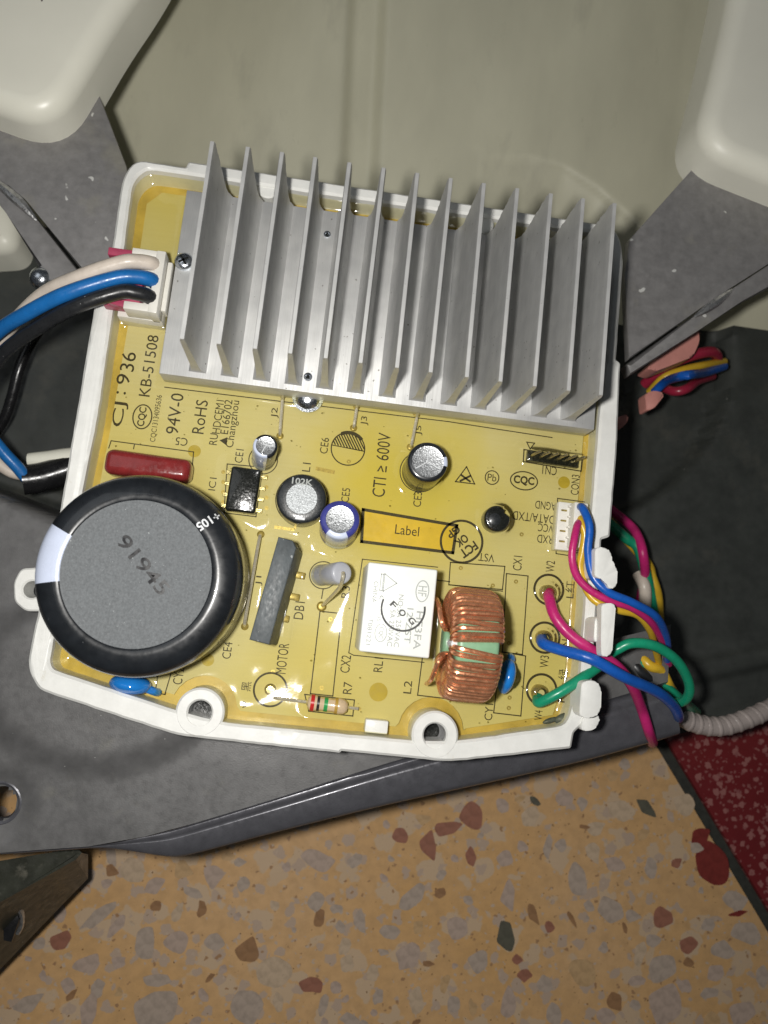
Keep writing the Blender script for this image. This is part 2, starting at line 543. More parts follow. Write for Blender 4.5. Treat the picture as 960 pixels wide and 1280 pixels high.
def inside(p, poly):
    x, y = p[0], p[1]
    r = False
    n = len(poly)
    for i in range(n):
        x1, y1 = poly[i][0], poly[i][1]
        x2, y2 = poly[i-1][0], poly[i-1][1]
        if (y1 > y) != (y2 > y) and x < (x2-x1)*(y-y1)/(y2-y1)+x1:
            r = not r
    return r

def pdist(p, poly):
    best = 1e9
    n = len(poly)
    for i in range(n):
        ax, ay = poly[i-1][0], poly[i-1][1]
        dx, dy = poly[i][0]-ax, poly[i][1]-ay
        L = dx*dx+dy*dy
        t = 0 if L == 0 else max(0, min(1, ((p[0]-ax)*dx+(p[1]-ay)*dy)/L))
        best = min(best, math.hypot(p[0]-ax-t*dx, p[1]-ay-t*dy))
    return best

def round_poly(poly, r, seg=5):
    """round the corners of a polygon; r may be a list"""
    out = []
    n = len(poly)
    for i in range(n):
        p, a, c = Vector(poly[i]), Vector(poly[i-1]), Vector(poly[(i+1) % n])
        rr = r[i] if isinstance(r, (list, tuple)) else r
        da, dc = (a-p), (c-p)
        k = min(rr, da.length*0.48, dc.length*0.48)
        if k < 0.02:
            out.append(p)
            continue
        p0, p1 = p+da.normalized()*k, p+dc.normalized()*k
        for s in range(seg+1):
            t = s/seg
            out.append((1-t)**2*p0+2*t*(1-t)*p+t*t*p1)
    return out

def offset_poly(poly, d):
    """move a polygon's edges by d to its left (inwards for a counter-clockwise one)"""
    out = []
    n = len(poly)
    for i in range(n):
        p, a, c = Vector(poly[i]), Vector(poly[i-1]), Vector(poly[(i+1) % n])
        e1, e2 = (p-a).normalized(), (c-p).normalized()
        n1, n2 = Vector((-e1.y, e1.x)), Vector((-e2.y, e2.x))
        b = n1+n2
        if b.length < 0.3:
            b = n1
        b.normalize()
        out.append(p+b*d/max(0.5, b.dot(n1)))
    return out

# ================================================================== THE SETTING
ZF = -65.0                                   # floor
fl = bmesh.new()
fl.faces.new([fl.verts.new((x, y, ZF-2.0)) for x, y in ((-2500, -2500), (2500, -2500), (2500, 2500), (-2500, 2500))])
floor = tag(obj('floor', fl, 'grout', smooth=False), kind='structure')
g0, g1 = at(825, 925, ZF).to_2d(), at(960, 1150, ZF).to_2d()
gd = (g1-g0).normalized()                    # along the joint
gn = Vector((-gd.y, gd.x))                   # towards the red tiles
if gn.x < 0: gn = -gn
def tile(u0, u1, n0, n1, m):
    q = [g0+gd*u+gn*n for u, n in ((u0, n0), (u1, n0), (u1, n1), (u0, n1))]
    c = sum(q, Vector((0, 0)))/4
    q = [p-c for p in q]
    if (q[1]-q[0]).cross(q[2]-q[1]) < 0: q.reverse()
    return obj('tile', prism(q, -1.9, 0, 0.5, 2), m, floor, (c.x, c.y, ZF))
tan = tile(-190, 210, -402, -1.6, 'tan_terrazzo')
for a in ((-190, 210, 1.6, 402, 'red_terrazzo'), (213, 613, -402, -1.6, 'tan_terrazzo'), (213, 613, 1.6, 402, 'red_terrazzo')):
    tile(*a)

# stone chips of the terrazzo, flush in the tan tile
chip_list = []
def chip(px, py, rx, ry, rot, m, seed):
    rnd = random.Random(seed)
    c = at(px, py, ZF)
    k = 1/(FPX/(DCAM-ZF))/0.97
    b = bmesh.new()
    n = rnd.choice((5, 6, 7, 8, 9))
    ca, sa = math.cos(math.radians(rot)), math.sin(math.radians(rot))
    pts = []
    for i in range(n):
        a = 2*math.pi*(i+rnd.uniform(-.32, .32))/n
        q = rnd.uniform(0.70, 1.25)
        x, y = rx*k*q*math.cos(a), ry*k*q*math.sin(a)
        pts.append(Vector((x*ca-y*sa, x*sa+y*ca)))
    pts = round_poly(pts, 0.30*min(rx, ry)*k, 2)
    top = [b.verts.new((p.x, p.y, 0)) for p in pts]
    low = [b.verts.new((p.x*1.01, p.y*1.01, -0.10)) for p in pts]
    b.faces.new(top)
    for i in range(len(pts)):
        b.faces.new((low[i], low[(i+1) % len(pts)], top[(i+1) % len(pts)], top[i]))
    obj('stone_chip', b, m, tan, (c.x, c.y, ZF+0.05+0.0007*(seed % 60)), smooth=False)
    chip_list.append((px, py, max(rx, ry)))
R_, B_, G_, L_, Pq, T_ = 'chip_rust', 'chip_brown', 'chip_grey', 'chip_lilac', 'chip_pale', 'chip_tan'
known = [(590, 1020, 14, 16, 10, R_), (558, 1034, 18, 9, 15, R_), (534, 1056, 12, 18, 12, R_), (501, 1045, 12, 10, 0, R_), (589, 1070, 6, 12, 5, R_),
         (550, 1117, 8, 6, 20, B_), (828, 1146, 13, 14, 20, R_), (860, 1181, 12, 11, -20, R_), (861, 1203, 8, 6, 0, B_), (666, 1142, 6, 13, 30, B_),
         (686, 1158, 6, 8, 40, R_), (714, 1148, 3, 11, 35, B_), (781, 1160, 3, 8, 20, B_), (655, 1220, 9, 7, 10, R_), (767, 1251, 10, 13, 30, B_),
         (632, 1172, 10, 17, 15, 'chip_green'), (810, 1011, 17, 7, -40, 'chip_green'), (893, 1078, 21, 26, 20, 'chip_red'), (876, 1046, 10, 14, -20, 'chip_red'),
         (922, 1142, 14, 4, 12, 'chip_red'), (310, 1190, 13, 16, 0, B_), (75, 1175, 14, 9, 20, R_), (398, 1150, 7, 13, -10, B_), (182, 1180, 13, 24, 5, G_),
         (222, 1175, 16, 13, 10, L_), (194, 1260, 23, 18, 20, G_), (310, 1256, 20, 22, 0, G_), (397, 1075, 18, 13, 0, L_), (267, 1094, 13, 14, 0, L_),
         (122, 1144, 24, 7, 45, G_), (145, 1157, 14, 6, 50, L_), (240, 1115, 13, 9, -20, G_), (194, 1106, 18, 10, 20, L_), (168, 1090, 14, 15, 0, Pq),
         (269, 1179, 14, 9, 15, G_), (306, 1105, 8, 9, 0, G_), (110, 1205, 18, 11, 5, L_), (195, 1225, 16, 6, 5, G_), (340, 1215, 22, 17, 0, Pq),
         (140, 1089, 7, 8, 45, B_), (195, 1132, 6, 7, 0, B_), (252, 1135, 5, 9, 0, B_), (262, 1223, 3, 8, -40, B_), (90, 1243, 4, 9, -40, B_), (395, 1125, 10, 12, 10, G_),
         (391, 1230, 14, 11, 10, R_), (35, 1255, 20, 11, 40, G_), (85, 1232, 9, 9, 0, L_), (110, 1265, 9, 20, 0, L_), (433, 1205, 8, 13, 0, Pq), (450, 1152, 7, 14, 15, G_),
         (515, 1122, 20, 11, 35, G_), (571, 1162, 13, 12, 0, L_), (512, 1195, 15, 18, 0, L_), (599, 1202, 13, 15, -20, G_), (636, 1118, 9, 21, 0, L_), (720, 1102, 13, 21, 5, G_),
         (765, 1137, 17, 14, -20, G_), (776, 1013, 18, 13, 10, Pq), (632, 1072, 10, 13, 0, L_), (685, 1060, 5, 15, -10, G_), (702, 1057, 8, 11, 0, G_), (768, 1080, 13, 10, -10, L_),
         (740, 1065, 9, 14, 30, Pq), (829, 1210, 17, 18, 0, G_), (832, 1258, 21, 24, -15, L_), (904, 1188, 14, 15, 0, G_), (935, 1165, 21, 15, -5, G_), (920, 1125, 15, 11, 0, G_),
         (857, 1232, 11, 9, 0, L_), (894, 1217, 12, 10, 0, L_), (816, 1175, 10, 9, 10, G_), (800, 1190, 8, 14, 0, Pq), (728, 1215, 20, 17, -20, T_), (682, 1232, 10, 11, 20, G_),
         (693, 1268, 9, 12, 10, G_), (758, 1270, 14, 12, 0, L_), (636, 1255, 11, 22, 0, L_), (520, 1250, 9, 20, 0, Pq), (925, 1265, 20, 14, 0, L_), (870, 1060, 9, 7, 0, G_),
         (855, 1005, 15, 14, 30, Pq), (662, 1022, 10, 16, 0, Pq), (705, 995, 12, 11, 0, L_), (745, 1035, 12, 9, 0, Pq), (884, 1157, 9, 8, 0, G_), (953, 1220, 8, 12, 0, G_),
         (846, 1078, 7, 6, 30, R_), (670, 1002, 8, 5, -30, 'chip_green'), (730, 1034, 8, 3, 0, B_), (489, 1165, 12, 9, 0, G_), (535, 1205, 7, 4, 0, B_), (646, 1200, 8, 6, 0, R_)]
for k, (x, y, a, b2, r, m) in enumerate(known):
    chip(x, y, a, b2, r, m, k)
rc = random.Random(21)
k = len(known)
tries = 0
while k < 300 and tries < 6000:
    tries += 1
    x, y = rc.uniform(-60, 1040), rc.uniform(935, 1370)
    q = at(x, y, ZF).to_2d()-g0
    if q.dot(gn) > -5:
        continue
    r = rc.choice((4, 5, 6, 7, 8, 9, 10, 12, 14))
    if any(math.hypot(x-a, y-b2) < (r+c)*1.08 for a, b2, c in chip_list):
        continue
    m = rc.choice((G_, L_, L_, G_, Pq, T_)) if r > 4 else rc.choice((G_, L_, B_, B_, Pq, T_))
    chip(x, y, r*rc.uniform(.8, 1.3), r*rc.uniform(.6, 1.0), rc.uniform(0, 180), m, k)
    k += 1

# ---- grey machine base pan on which the controller lies
ZP = -11.0
edge_px = [(-420, 1100), (-200, 1084), (0, 1066), (110, 1058), (180, 1046), (240, 1030), (360, 993), (480, 955), (600, 920), (720, 886), (835, 852)]
edge = [at(x, y, ZP).to_2d() for x, y in edge_px]
XR = edge[-1].x
def edge_y(x):
    for a, b2 in zip(edge, edge[1:]):
        if a.x <= x <= b2.x:
            return a.y+(b2.y-a.y)*(x-a.x)/(b2.x-a.x)
    return edge[0].y if x < edge[0].x else edge[-1].y
hole_c = at(-4, 1006, ZP).to_2d()
emb_c = at(120, 850, ZP).to_2d()
def pan_z(x, y):
    z = ZP
    z -= 26*sstep(14, 34, y+0.35*(x+60))*sstep(40, 10, x)                     # well behind the cable side
    d = math.hypot((x-emb_c.x)/1.35, y-emb_c.y)
    z += 2.2*(1-sstep(13, 19, d))                                              # pressed boss under the corner
    z -= 1.3*sstep(5, 0, math.hypot(x-hole_c.x, y-hole_c.y)-3.2)
    z -= 50*sstep(0, 4, y-(12-0.25*(x+46)))*sstep(-40, -45, x)
    z += 0.25*mnoise.noise((x*.06, y*.06, 0))
    return z
XL = edge[0].x
def pan_fn(s, t):
    x = XL+(XR-XL)*s
    y0 = edge_y(x)
    y = y0+(112-y0)*t
    return Vector((x, y, pan_z(x, y)))
pb = grid_mesh(200, 190, pan_fn)
rm = [f for f in pb.faces if (f.calc_center_median().to_2d()-hole_c).length < 3.3]
rm += [f for f in pb.faces if f not in rm and (lambda c: (c.x > 50+0.35*max(0, 10-c.y) and c.y > edge_y(c.x)+12) or c.y > 62+0.4*max(0, -40-c.x))(f.calc_center_median())]
bmesh.ops.delete(pb, geom=rm, context='FACES')
pan = thing('machine_base_pan', 'dark grey painted metal base of the machine under the white case', 'machine base', (0, 0, ZP))
obj('pan_plate', pb, 'grey_paint', pan, (0, 0, 0), angle=60)
obj('hole_rim', lathe([(3.0, -14.5), (3.0, -13.0), (3.25, -12.3), (3.8, -12.05), (4.4, -12.3)], 40, T(hole_c.x, hole_c.y, 0)), 'blue_grey_paint', pan)
def lip():
    b = bmesh.new()
    path = spline([Vector((p.x, p.y, ZP)) for p in edge[2:]], 5)
    prof = [(0.0, 0.05), (0.04, -0.9), (0.10, -1.5), (0.17, -1.4), (0.22, -0.5), (0.27, -0.15), (0.32, -0.1), (0.60, -0.5), (0.86, -1.1), (0.95, -1.7), (1.0, -3.0), (0.99, -14)]
    rows = []
    for i, p in enumerate(path):
        t = (path[min(i+1, len(path)-1)]-path[max(i-1, 0)]).normalized()
        n = Vector((t.y, -t.x, 0))
        s = i/(len(path)-1)
        wd = 0.5+5.5*sstep(0.11, 0.36, s)+5.6*sstep(0.3, 1.0, s)
        rows.append([b.verts.new(p+n*(wd*a)+Vector((0, 0, h*(0.35+0.65*min(1, wd/6))))) for a, h in prof])
    for r0, r1 in zip(rows, rows[1:]):
        for j in range(len(prof)-1):
            b.faces.new((r0[j], r1[j], r1[j+1], r0[j+1]))
    return b
tag(obj('rolled_lip', lip(), 'blue_grey_paint', pan, angle=60), 'blue grey rolled lip along the edge of the base')

# ---- dark inner shell on the cable side (deeper)
ZS = -50.0
arc_c = at(690, 420, ZS).to_2d()
s_bl, s_br = at(770, 935, ZS).to_2d(), at(1300, 790, ZS).to_2d()
def shell_fn(s, t):
    x = -170+(s_br.x+170)*s
    y0 = s_bl.y+(s_br.y-s_bl.y)*(x-s_bl.x)/(s_br.x-s_bl.x) if x > s_bl.x else s_bl.y+0.25*(s_bl.x-x)
    y = y0+(92-y0)*t
    d = math.hypot(x-arc_c.x, y-arc_c.y)
    z = ZS-6*sstep(52, 49.5, d)-4*sstep(30, 28, d)
    z += 3.0*sstep(0.05, 0.0, t)+2.0*sstep(0.09, 0.12, t)*sstep(0.17, 0.14, t)
    z += 0.4*mnoise.noise((x*.05, y*.05, 2))
    return Vector((x, y, z))
tag(obj('machine_inner_shell', grid_mesh(190, 130, shell_fn), 'dark_shell', angle=60), 'dark grey dusty inner shell of the machine behind the loose cables', 'machine shell')

# ---- washing tub with its two mounting feet
ZT = -52.0
tub = thing('washing_tub', 'off-white plastic washing tub behind the finned heatsink', 'washing tub', (0, 110, ZT))
rc1 = [at(x, y, ZT).to_2d() for x, y in ((440, 0), (430, 230))]
ar = [at(x, y, ZT).to_2d() for x, y in ((600, 206), (655, 206), (700, 216), (745, 240), (790, 272), (830, 310))]
def tub_fn(s, t):
    x = -175+380*s
    y = 62+240*t
    xl = rc1[1].x+(rc1[0].x-rc1[1].x)*(y-rc1[1].y)/(rc1[0].y-rc1[1].y)
    z = ZT+0.16*(y-100)-min(9, 0.0010*(x-20)**2)
    z += -3.2*(sstep(xl-2.2, xl+1.6, x)-sstep(xl+6.5, xl+10, x))
    z += 30*sstep(-45, -95, x)*sstep(105, 190, y)+30*sstep(85, 135, x)*sstep(95, 190, y)
    if x > ar[0].x-12:
        ya = ar[0].y+2
        for a, b2 in zip(ar, ar[1:]):
            if a.x <= x <= b2.x:
                ya = a.y+(b2.y-a.y)*(x-a.x)/(b2.x-a.x)
        if x > ar[-1].x: ya = ar[-1].y-1.2*(x-ar[-1].x)
        z -= (9*sstep(ya+0.6, ya-15, y)+1.6*sstep(ya+0.5, ya-1.5, y))*sstep(ar[0].x-10, ar[0].x+34, x)
    z = max(z, -63.5)
    return Vector((x, y, z+0.3*mnoise.noise((x*.03, y*.03, 5))))
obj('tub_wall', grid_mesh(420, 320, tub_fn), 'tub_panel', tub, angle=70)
def foot(px, z, zb, r, bev, apex):
    poly = round_poly([at(x, y, 0.35*z+0.65*zb).to_2d() for x, y in px], r, 8)
    if sum(poly[i-1].cross(poly[i]) for i in range(len(poly))) < 0: poly.reverse()
    b = bmesh.new()
    loops = [[b.verts.new((p[0], p[1], zb)) for p in poly]]
    for k in range(9):
        a = math.pi/2*k/8
        q = offset_poly(poly, bev*(1-math.cos(a)))
        loops.append([b.verts.new((p[0], p[1], z-bev+bev*math.sin(a))) for p in q])
    ap = at(*apex, z)
    q = offset_poly(poly, bev)
    for t in (0.06, 0.3, 0.6, 0.9):
        loops.append([b.verts.new((p[0]+(ap.x-p[0])*t, p[1]+(ap.y-p[1])*t, z)) for p in q])
    for l0, l1 in zip(loops, loops[1:]):
        for k in range(len(l0)):
            b.faces.new((l0[k], l0[(k+1) % len(l0)], l1[(k+1) % len(l0)], l1[k]))
    b.faces.new(loops[-1])
    return b
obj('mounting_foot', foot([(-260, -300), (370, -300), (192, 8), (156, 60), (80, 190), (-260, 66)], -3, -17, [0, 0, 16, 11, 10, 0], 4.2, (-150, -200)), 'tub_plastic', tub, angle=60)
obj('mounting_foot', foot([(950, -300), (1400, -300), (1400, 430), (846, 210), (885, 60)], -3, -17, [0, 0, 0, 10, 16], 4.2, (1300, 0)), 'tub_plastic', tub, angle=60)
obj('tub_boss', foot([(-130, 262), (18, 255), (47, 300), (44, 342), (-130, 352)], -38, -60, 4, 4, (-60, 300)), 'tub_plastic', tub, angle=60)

# ---- steel brackets under the feet
def plate(px, z, th, bev=0.3):
    poly = [at(x, y, z).to_2d() for x, y in px]
    if sum(poly[i-1].cross(poly[i]) for i in range(len(poly))) < 0: poly.reverse()
    return prism(poly, z-th, z, bev, 2)
lb = thing('steel_bracket', 'grey dusty steel bracket beside the white, blue and black wires', 'bracket', at(80, 250, -16))
obj('bracket_face', plate([(-60, 60), (90, 60), (113, 90), (158, 208), (175, 330), (160, 380), (103, 338), (33, 248), (-60, 175)], -13, 2.2), 'steel_bracket', lb)
obj('bracket_flange', plate([(-60, 140), (0, 226), (28, 249), (98, 338), (101, 352), (70, 360), (48, 334), (12, 264), (-60, 190)], -13.6, 3.0, 0.8), 'steel_bracket', lb)
obj('bright_edge', tube(spline([at(-12, 222, -13), at(8, 238, -12.8), at(28, 256, -12.8), at(46, 276, -13.6)], 4), 0.8, 8, rfun=lambda t: 0.35+1.1*math.sin(math.pi*t)), 'bright_metal', lb)  # bright metal strip along the flange crease
sc = at(52, 348, -15)
obj('bolt_head', lathe([(0, 2.0), (1.2, 1.9), (2.1, 1.2), (2.5, 0), (2.5, -3)], 20, T(*sc)), 'zinc', lb)
rb = thing('steel_bracket', 'grey speckled steel bracket above the coloured wire bundle', 'bracket', at(870, 330, -16))
obj('bracket_face', plate([(900, 175), (866, 211), (787, 299), (781, 345), (786, 449), (896, 371), (960, 330), (1110, 250), (1110, 190)], -13, 2.2), 'steel_bracket', rb)
obj('bracket_flange', plate([(783, 455), (897, 373), (960, 332), (1110, 252), (1110, 280), (928, 376), (873, 413), (788, 468)], -13.4, 3.5, 0.9), 'steel_bracket', rb)
obj('bright_edge', tube(spline([at(868, 396, -12.9), at(885, 385, -12.6), at(900, 374, -12.6), at(915, 362, -13.2)], 4), 0.75, 8, rfun=lambda t: 0.35+1.0*math.sin(math.pi*t)), 'bright_metal', rb)  # bright metal strip on this flange too

# ---- dark bracket at the lower left
db_ = thing('frame_corner', 'dark olive metal frame corner with a small hook, beside the tiled floor', 'metal frame', at(40, 1120, -40))
topz, lowz = -20, -46
tp = [at(x, y, topz) for x, y in ((-150, 1098), (0, 1076), (96, 1060), (102, 1066), (94, 1074), (0, 1128), (-150, 1215))]
bp = [at(x, y, lowz) for x, y in ((-150, 1090), (0, 1076), (100, 1062), (110, 1068), (110, 1098), (0, 1212), (-150, 1370))]
fb = bmesh.new()
tv, bv = [fb.verts.new(p) for p in tp], [fb.verts.new(p) for p in bp]
fb.faces.new(tv); fb.faces.new(bv[::-1])
for i in range(7):
    fb.faces.new((bv[i], bv[(i+1) % 7], tv[(i+1) % 7], tv[i]))
bmesh.ops.bevel(fb, geom=[e for e in fb.edges if e.verts[0] in tv and e.verts[1] in tv], offset=0.7, segments=2, affect='EDGES')
obj('corner_body', fb, 'olive_metal', db_, angle=30)
hz = -31.5
obj('hook', tube(spline([at(6, 1152, hz), at(4, 1142, hz+1.2), at(10, 1134, hz+2), at(20, 1134, hz+1.6), at(27, 1142, hz), at(27, 1156, hz-2), at(22, 1166, hz-3)], 5), 0.55, 8), 'bright_metal', db_)
obj('slot', plate([(4, 1150), (8, 1140), (20, 1140), (24, 1150), (14, 1178), (4, 1176)], hz+0.4, 0.7, 0.2), 'black_tube', db_)

# ================================================================== THE CONTROLLER CASE
case = thing('controller_case', 'open white plastic case holding the potted yellow circuit board', 'plastic case', (3, 30, -10))
OUT = [(-47.7, -13.8), (-45.0, -17.6), (-20.5, -23.0), (8.0, -23.35), (8.3, -23.0), (28.0, -23.1), (50.0, -18.7), (50.2, -16.0), (53.0, -13.0), (53.0, 20.2), (54.6, 20.8), (54.9, 38), (54.4, 55.4),
       (53.5, 56.0), (53.7, 78.0), (51.8, 83.7), (-33.6, 83.8), (-33.9, 82.5), (-43.6, 82.6), (-45.3, 78.4), (-45.0, 60.8), (-46.5, 59.2), (-46.5, 14.4), (-47.4, -5)]
ORr = [2, 1.5, 3, .1, .1, 3, .5, .5, 1, .3, .5, 2, .4, .3, 3, 3.2, .4, .3, 3.2, 2, 1, .6, 2, 3]
INN = [(-44.0, -12.8), (-43.2, -14.0), (-21.0, -18.9), (-12.8, -20.1), (21, -20.1), (29, -19.4), (49.0, -14.8), (50.8, -6), (50.8, 20.5), (51.2, 53.5), (51.6, 55.4), (51.6, 77.5), (49.6, 81.7),
       (-41.3, 81.0), (-43.4, 77.8), (-42.9, 60.6), (-43.2, 55), (-42.8, 32), (-43.3, 18), (-44.1, -8)]
outer = round_poly(OUT, ORr, 4)
inner = round_poly(INN, [1, 1, 2, 2, 2, 2, 2, 2, 1, 1, .3, 2, 3, 3, 2, 1, 1, 3, 2, 3], 4)

def ring_prism(po, pi, z0, z1, bev=0.4, wob=0.0):
    b = bmesh.new()
    def loop(poly, z, jit=0.0):
        return [b.verts.new((p[0], p[1], z+(jit*mnoise.noise((p[0]*.5, p[1]*.5, 1)) if jit else 0))) for p in poly]
    # densify for slightly wavy hand-trimmed rim
    def dens(poly, step=1.6):
        out = []
        for i in range(len(poly)):
            p, q = Vector(poly[i]), Vector(poly[(i+1) % len(poly)])
            n = max(1, int((q-p).length/step))
            for k in range(n):
                r = p+(q-p)*k/n
                out.append(r+Vector((mnoise.noise((r.x*.7, r.y*.7, 3)), mnoise.noise((r.x*.7, r.y*.7, 8))))*wob)
        return out
    po, pi = dens(po), dens(pi)
    poi, pii = offset_poly(po, bev), offset_poly(pi, -bev)
    o0, o1, o2 = loop(po, z0), loop(po, z1-bev), loop(poi, z1, wob)
    i0, i1, i2 = loop(pi, z0), loop(pi, z1-bev), loop(pii, z1, wob)
    def band(a, c):
        for k in range(len(a)):
            b.faces.new((a[k], a[(k+1) % len(a)], c[(k+1) % len(a)], c[k]))
    band(o0, o1); band(o1, o2); band(i0, i1); band(i1, i2)
    b.edges.ensure_lookup_table()
    ed = []
    for lp in (o2, i2):
        for k in range(len(lp)):
            e = b.edges.get((lp[k], lp[(k+1) % len(lp)]))
            if e: ed.append(e)
    bmesh.ops.triangle_fill(b, use_beauty=True, use_dissolve=False, edges=ed)
    return b
obj('case_wall', ring_prism(outer, inner, -10, 5.0, 0.45, 0.10), 'white_plastic', case, angle=40)
obj('case_bottom', prism(outer, -11, -9.6), 'white_plastic', case)
for bx, by in ((-17.2, -18.7), (24.7, -18.7)):
    bs = obj('screw_boss', lathe([(2.05, -3.0), (2.05, 4.7), (2.35, 5.08), (3.9, 5.08), (4.25, 4.7), (4.25, -9)], 44, T(bx, by, 0)), 'white_plastic', case)
    obj('threaded_insert', lathe([(2.0, 3.4)]+[(1.98-0.10*(k % 2), 3.2-0.28*k) for k in range(13)]+[(1.7, -0.6)], 36, T(bx, by, 0)), 'insert_grey', bs)
    obj('hole_bottom', lathe([(0, -0.62), (1.95, -0.60)], 24, T(bx, by, 0)), 'chip_black', bs)
ear = round_poly([at(x, y, 0).to_2d() for x, y in ((58, 709), (27, 711), (18, 728), (19, 752), (33, 764), (58, 764))], 0.9, 4)
if sum(ear[i-1].cross(ear[i]) for i in range(len(ear))) < 0: ear.reverse()
ec = at(41, 737, 0)
obj('mounting_ear', ring_prism(ear, circle_pts(ec, 1.55, 24), -5, 0.6, 0.3), 'white_plastic', case)
obj('tab', box(4.2, 2.4, 6, 0.25, 2, mtx=T(*at(471, 909, 3).to_2d(), -0.4)), 'white_plastic', case)
tp_ = at(480, 912, 3)
for px, py in ((335, 243), (603, 287)):
    p = at(px, py, 3)
    obj('corner_post', lathe([(0, 4.3), (1.7, 4.3), (2.0, 4.0), (2.0, -9)], 28, T(p.x, p.y+.6, 0)), 'white_plastic', case)
# cable clips on the wire side
def clip(px, z, th, bev=0.25, rr=0.9):
    poly = round_poly([at(x, y, z).to_2d() for x, y in px], rr, 4)
    if sum(poly[i-1].cross(poly[i]) for i in range(len(poly))) < 0: poly.reverse()
    return prism(poly, z-th, z, bev, 3)
c1 = obj('cable_clip', clip([(744, 684), (757, 684), (765, 691), (765, 705), (772, 710), (771, 734), (761, 737), (757, 724), (743, 722)], 11.5, 20), 'white_plastic', case)
c2 = obj('cable_clip', clip([(752, 754), (770, 754), (768, 780), (765, 819), (752, 822), (751, 800)], 12, 2.4), 'white_plastic', case)
obj('clip_post', clip([(744, 771), (762, 771), (760, 803), (742, 803)], 9.8, 18, 0.3), 'white_plastic', c2)
c3 = obj('cable_clip', clip([(727, 852), (744, 850), (752, 859), (751, 890), (742, 898), (724, 896)], 8.5, 17), 'white_plastic', case)
obj('clip_tongue', clip([(728, 896), (750, 893), (749, 906), (741, 913), (726, 914)], 5.4, 12, 0.25), 'white_plastic', c3)

# ================================================================== THE CIRCUIT BOARD
board = thing('circuit_board', 'yellow circuit board with components potted in clear amber resin inside the white case', 'circuit board', (3, 30, -1.6))
BP = [(-42.6, -8), (-42.4, -11.8), (-24.2, -16.4)]
BP += [(-17.2+6.0*math.cos(math.radians(a)), -18.7+6.0*math.sin(math.radians(a))) for a in range(160, 4, -15)]
BP += [(-10.6, -18.4), (18.0, -18.5)]
BP += [(24.7+6.2*math.cos(math.radians(a)), -18.7+6.2*math.sin(math.radians(a))) for a in range(172, 4, -15)]
BP += [(31.2, -17.6), (47.6, -13.6), (49.4, -6), (49.4, 20), (49.8, 53), (49.9, 76), (48, 79.4), (-38.8, 79.2), (-41.4, 76.4), (-41.2, 60), (-41.4, 32), (-41.8, 18)]
obj('board_panel', prism(BP, -1.6, 0), 'pcb', board, angle=30)
obj('potting_bed', prism(offset_poly(inner, -0.5), -9.5, -0.9), 'resin_bed', board)
OBST = []                                     # outlines the resin creeps up on
def part(name, bm, mat, label=None, parent=None, angle=35, smooth=True):
    o = obj(name, bm, mat, parent or board, smooth=smooth, angle=angle)
    if label: o['label'] = label
    return o

# ---- printing
ZI = 0.035
ob = bmesh.new()
def line(px, wd=1.3, closed=False):
    ribbon(P2(px, 0), wd/6.7, ZI, ob, closed)
line([(136, 560), (139, 551), (242, 565), (239, 599)])
line([(168, 556), (167, 561)])
line([(206, 484), (262, 491), (560, 527), (690, 547)])
line([(284, 580), (328, 584), (320, 646), (280, 641)], 1.3, True)
line([(400, 764), (427, 767), (416, 870), (388, 867)], 1.4, True)
line([(381, 868), (443, 875), (441, 895), (386, 889)], 1.4, True)
line([(563, 703), (631, 708), (628, 737), (561, 731)], 1.4, True)
line([(633, 717), (660, 720), (653, 818), (628, 815)], 1.4, True)
line([(545, 725), (562, 727)]); line([(562, 731), (628, 739)])
line([(628, 815), (657, 820), (651, 895), (617, 891), (622, 850)], 1.4)
line([(528, 822), (522, 869), (556, 873)], 1.4)
line([(453, 699), (547, 709)], 1.2)
line([(453, 699), (436, 816), (442, 819), (530, 828)], 1.2)
line([(132, 840), (134, 826)]); line([(198, 836), (215, 838), (206, 868), (194, 866), (198, 840)])
line([(697, 623), (735, 628)]); line([(697, 623), (695, 692), (715, 695)])
line([(655, 562), (728, 573), (726, 589), (654, 577)], 1.6, True)
line([(404, 736), (402, 748)], 1.3)
for (x, y, r, wd) in ((435, 561, 21.5, 1.6), (686, 737, 19, 3), (681, 797, 19, 3), (677, 862, 19, 3), (338, 862, 20, 2.4), (404, 719, 17, 1.3), (377, 625, 32.5, 1.3), (525, 590, 26, 1.3), (329, 575, 18, 1.3), (615, 597, 9, 1.4)):
    ring_flat(at(x, y), r/6.65, wd/6.7, ZI, ob)
c6 = at(435, 561)
hb = bmesh.new()
for k in range(-5, 7):                         # hatching of the upper half circle
    pts = []
    for s in range(60):
        q = Vector((k*0.55+(-0.62)*(s-30)*0.1, (s-30)*0.1))
        if q.length < 3.1 and q.y > 0.25*1-0.12*q.x: pts.append(q+c6.to_2d())
    if len(pts) > 2: ribbon([pts[0], pts[-1]], 0.26, ZI, ob)
ribbon([c6.to_2d()+Vector((-3.15, 0.35)), c6.to_2d()+Vector((3.15, -0.1))], 0.2, ZI, ob)
ring_flat(c6, 3.2, 0.7, ZI+.004, ob, 16, 40, 120)
lab = [(454, 637), (571, 657), (566, 691), (452, 677)]
line(lab, 4.0, True)
fcx = at(577, 677)
ring_flat(fcx, 27/6.65, 3.0/6.7, ZI, ob)
for (x, y, r, ry) in ((178, 521, 11.5, 15.5), (655, 601, 18, 12)):
    ring_flat(at(x, y), r/6.65, 1.6/6.7, ZI, ob, ry=ry/6.65)
wt = at(582, 596)
ribbon([(wt.x-1.9, wt.y-1.2), (wt.x+1.9, wt.y-1.2), (wt.x, wt.y+2.0)], 0.22, ZI, ob, True)
ribbon([(wt.x-0.9, wt.y-0.9), (wt.x+0.9, wt.y+0.3)], 0.4, ZI, ob)
